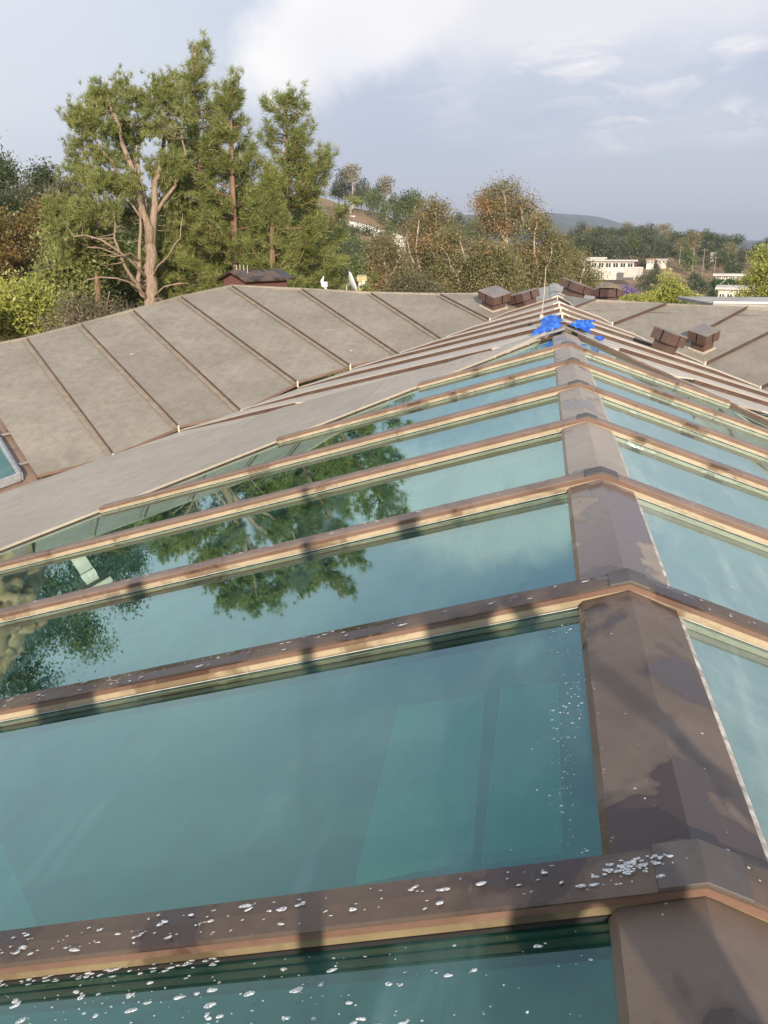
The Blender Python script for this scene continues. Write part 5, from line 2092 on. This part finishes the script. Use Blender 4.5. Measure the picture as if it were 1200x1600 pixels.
# ---- the two people behind the camera whose shadows fall on the bars
def person(base, face, label, pose, shirt, trouser):
    """one continuous skinned body; base = middle between the feet"""
    root = thing('person', label, 'person', base)
    c, s_ = math.cos(face), math.sin(face)
    def L(x, y, z): return Vector((x * c - y * s_, x * s_ + y * c, z))
    J = {'pelvis': (0, 0, .93, .135, .11), 'waist': (0, 0, 1.08, .13, .10), 'chest': (0, .0, 1.30, .16, .115), 'neck0': (0, 0, 1.46, .075, .07), 'neck': (0, .01, 1.53, .055, .055),
         'head0': (0, .025, 1.60, .07, .08), 'head1': (0, .03, 1.70, .082, .098), 'head2': (0, .02, 1.765, .055, .06)}
    for sd, n_ in ((-1, 'l'), (1, 'r')):
        J['hip' + n_] = (sd * .10, 0, .88, .095, .095)
        J['knee' + n_] = (sd * .15, .03, .49, .062, .062)
        J['ank' + n_] = (sd * .17, -.01, .09, .042, .042)
        J['toe' + n_] = (sd * .19, .14, .035, .042, .03)
        J['sho' + n_] = (sd * .19, 0, 1.41, .065, .06)
        e, h = pose[n_]
        J['elb' + n_] = (*e, .045, .045)
        J['wri' + n_] = (*h, .030, .026)
        hd = (Vector(h) - Vector(e)).normalized() * .08 + Vector(h)
        J['palm' + n_] = (*hd, .042, .020)
    Ed = [('pelvis', 'waist'), ('waist', 'chest'), ('chest', 'neck0'), ('neck0', 'neck'), ('neck', 'head0'), ('head0', 'head1'), ('head1', 'head2')]
    for n_ in 'lr':
        Ed += [('pelvis', 'hip' + n_), ('hip' + n_, 'knee' + n_), ('knee' + n_, 'ank' + n_), ('ank' + n_, 'toe' + n_), ('chest', 'sho' + n_), ('sho' + n_, 'elb' + n_), ('elb' + n_, 'wri' + n_), ('wri' + n_, 'palm' + n_)]
    names = list(J)
    vs = [L(*J[k][:3]) for k in names]
    rad = [J[k][3:5] for k in names]
    ed = [(names.index(a), names.index(b)) for a, b in Ed]
    for n_ in 'lr':
        p = Vector(J['palm' + n_][:3]); e = Vector(J['wri' + n_][:3]); d = (p - e).normalized()
        sdv = d.cross(Vector((0, 1, 0)) if abs(d.y) < .8 else Vector((1, 0, 0))).normalized(); cv = sdv.cross(d)
        for i, (o_, ln) in enumerate(((-.030, .068), (-.010, .078), (.010, .074), (.030, .060))):
            a = p + sdv * o_ + d * .02
            b_ = a + d * ln * .5 + cv * .008; t_ = a + d * ln * .8 + cv * .035
            k = len(vs); vs += [L(*a), L(*b_), L(*t_)]; rad += [(.010, .010), (.0085, .0085), (.007, .007)]
            ed += [(names.index('palm' + n_), k), (k, k + 1), (k + 1, k + 2)]
        a = p - d * .03 + sdv * -.04; b_ = a - sdv * .03 + d * .03 + cv * .02
        k = len(vs); vs += [L(*a), L(*b_)]; rad += [(.012, .012), (.009, .009)]
        ed += [(names.index('palm' + n_), k), (k, k + 1)]
    me = bpy.data.meshes.new('body'); me.from_pydata(vs, ed, []); me.materials.append(MATS[shirt])
    o = bpy.data.objects.new('body', me); COL.objects.link(o); o.parent = root
    md = o.modifiers.new('skin', 'SKIN')
    for i, sv in enumerate(me.skin_vertices[0].data): sv.radius = rad[i]
    me.skin_vertices[0].data[0].use_root = True
    sb = o.modifiers.new('sub', 'SUBSURF'); sb.levels = 1; sb.render_levels = 2
    return root


m_simple('cloth_navy', (.05, .07, .12), .9, .1, 30)
m_simple('cloth_grey', (.22, .22, .22), .9, .1, 30)
back = Vector((math.sin(0), -1, 0))
pb = W(.26, -.40, 1)
gz = ZR + sl_z((pb.x) / H) * H
person(Vector((pb.x, pb.y, gz + GZ * H)), YAW, 'person standing on the ridge behind the camera with one arm held out',
       {'l': ((-.36, .04, 1.26), (-.56, .10, 1.36)), 'r': ((.36, .02, 1.14), (.46, .12, .94))}, 'cloth_navy', None)
p2 = W(-1.10, -.6, 1)
person(Vector((p2.x, p2.y, ZR + sl_z(p2.x / H) * H + GZ * H)), YAW + .4, 'person in grey standing on the left glass slope behind the camera',
       {'l': ((-.34, .05, 1.18), (-.38, .16, .95)), 'r': ((.30, .14, 1.16), (.22, .36, 1.22))}, 'cloth_grey', None)
p3 = W(-.29, -.22, 1)
z3 = ZR + sl_z(p3.x / H) * H + GZ * H
pt = thing('squeegee_pole', 'long window-cleaning pole standing upright beside the camera', 'pole', Vector((p3.x, p3.y, z3)))
m = MB(); m.tube([Vector((p3.x, p3.y, z3)), Vector((p3.x, p3.y, z3 + 1.95))], [.035, .03], 8); m.build('shaft', 'galvanised', pt)
m = MB(); m.box(Vector((p3.x, p3.y, z3 + 1.97)), (.14, .05, .04)); m.build('squeegee_head', 'window_dark', pt)

# power poles on the right hill
for x, y0, y1, d in ((1098, 420, 388, 230), (1116, 425, 400, 230)):
    b = far_at(x, y0, d); t_ = far_at(x, y1, d)
    r_ = thing('utility_pole', 'slim utility pole on the right hillside, %s of two' % ('left' if x < 1100 else 'right'), 'pole', b)
    m = MB(); m.tube([b - Vector((0, 0, 2)), Vector((b.x, b.y, t_.z))], [.14, .1], 6); m.build('post', 'timber_post', r_)
    m = MB(); m.box(Vector((b.x, b.y, t_.z - .4)), (1.6, .1, .1)); m.build('crossarm', 'timber_post', r_)
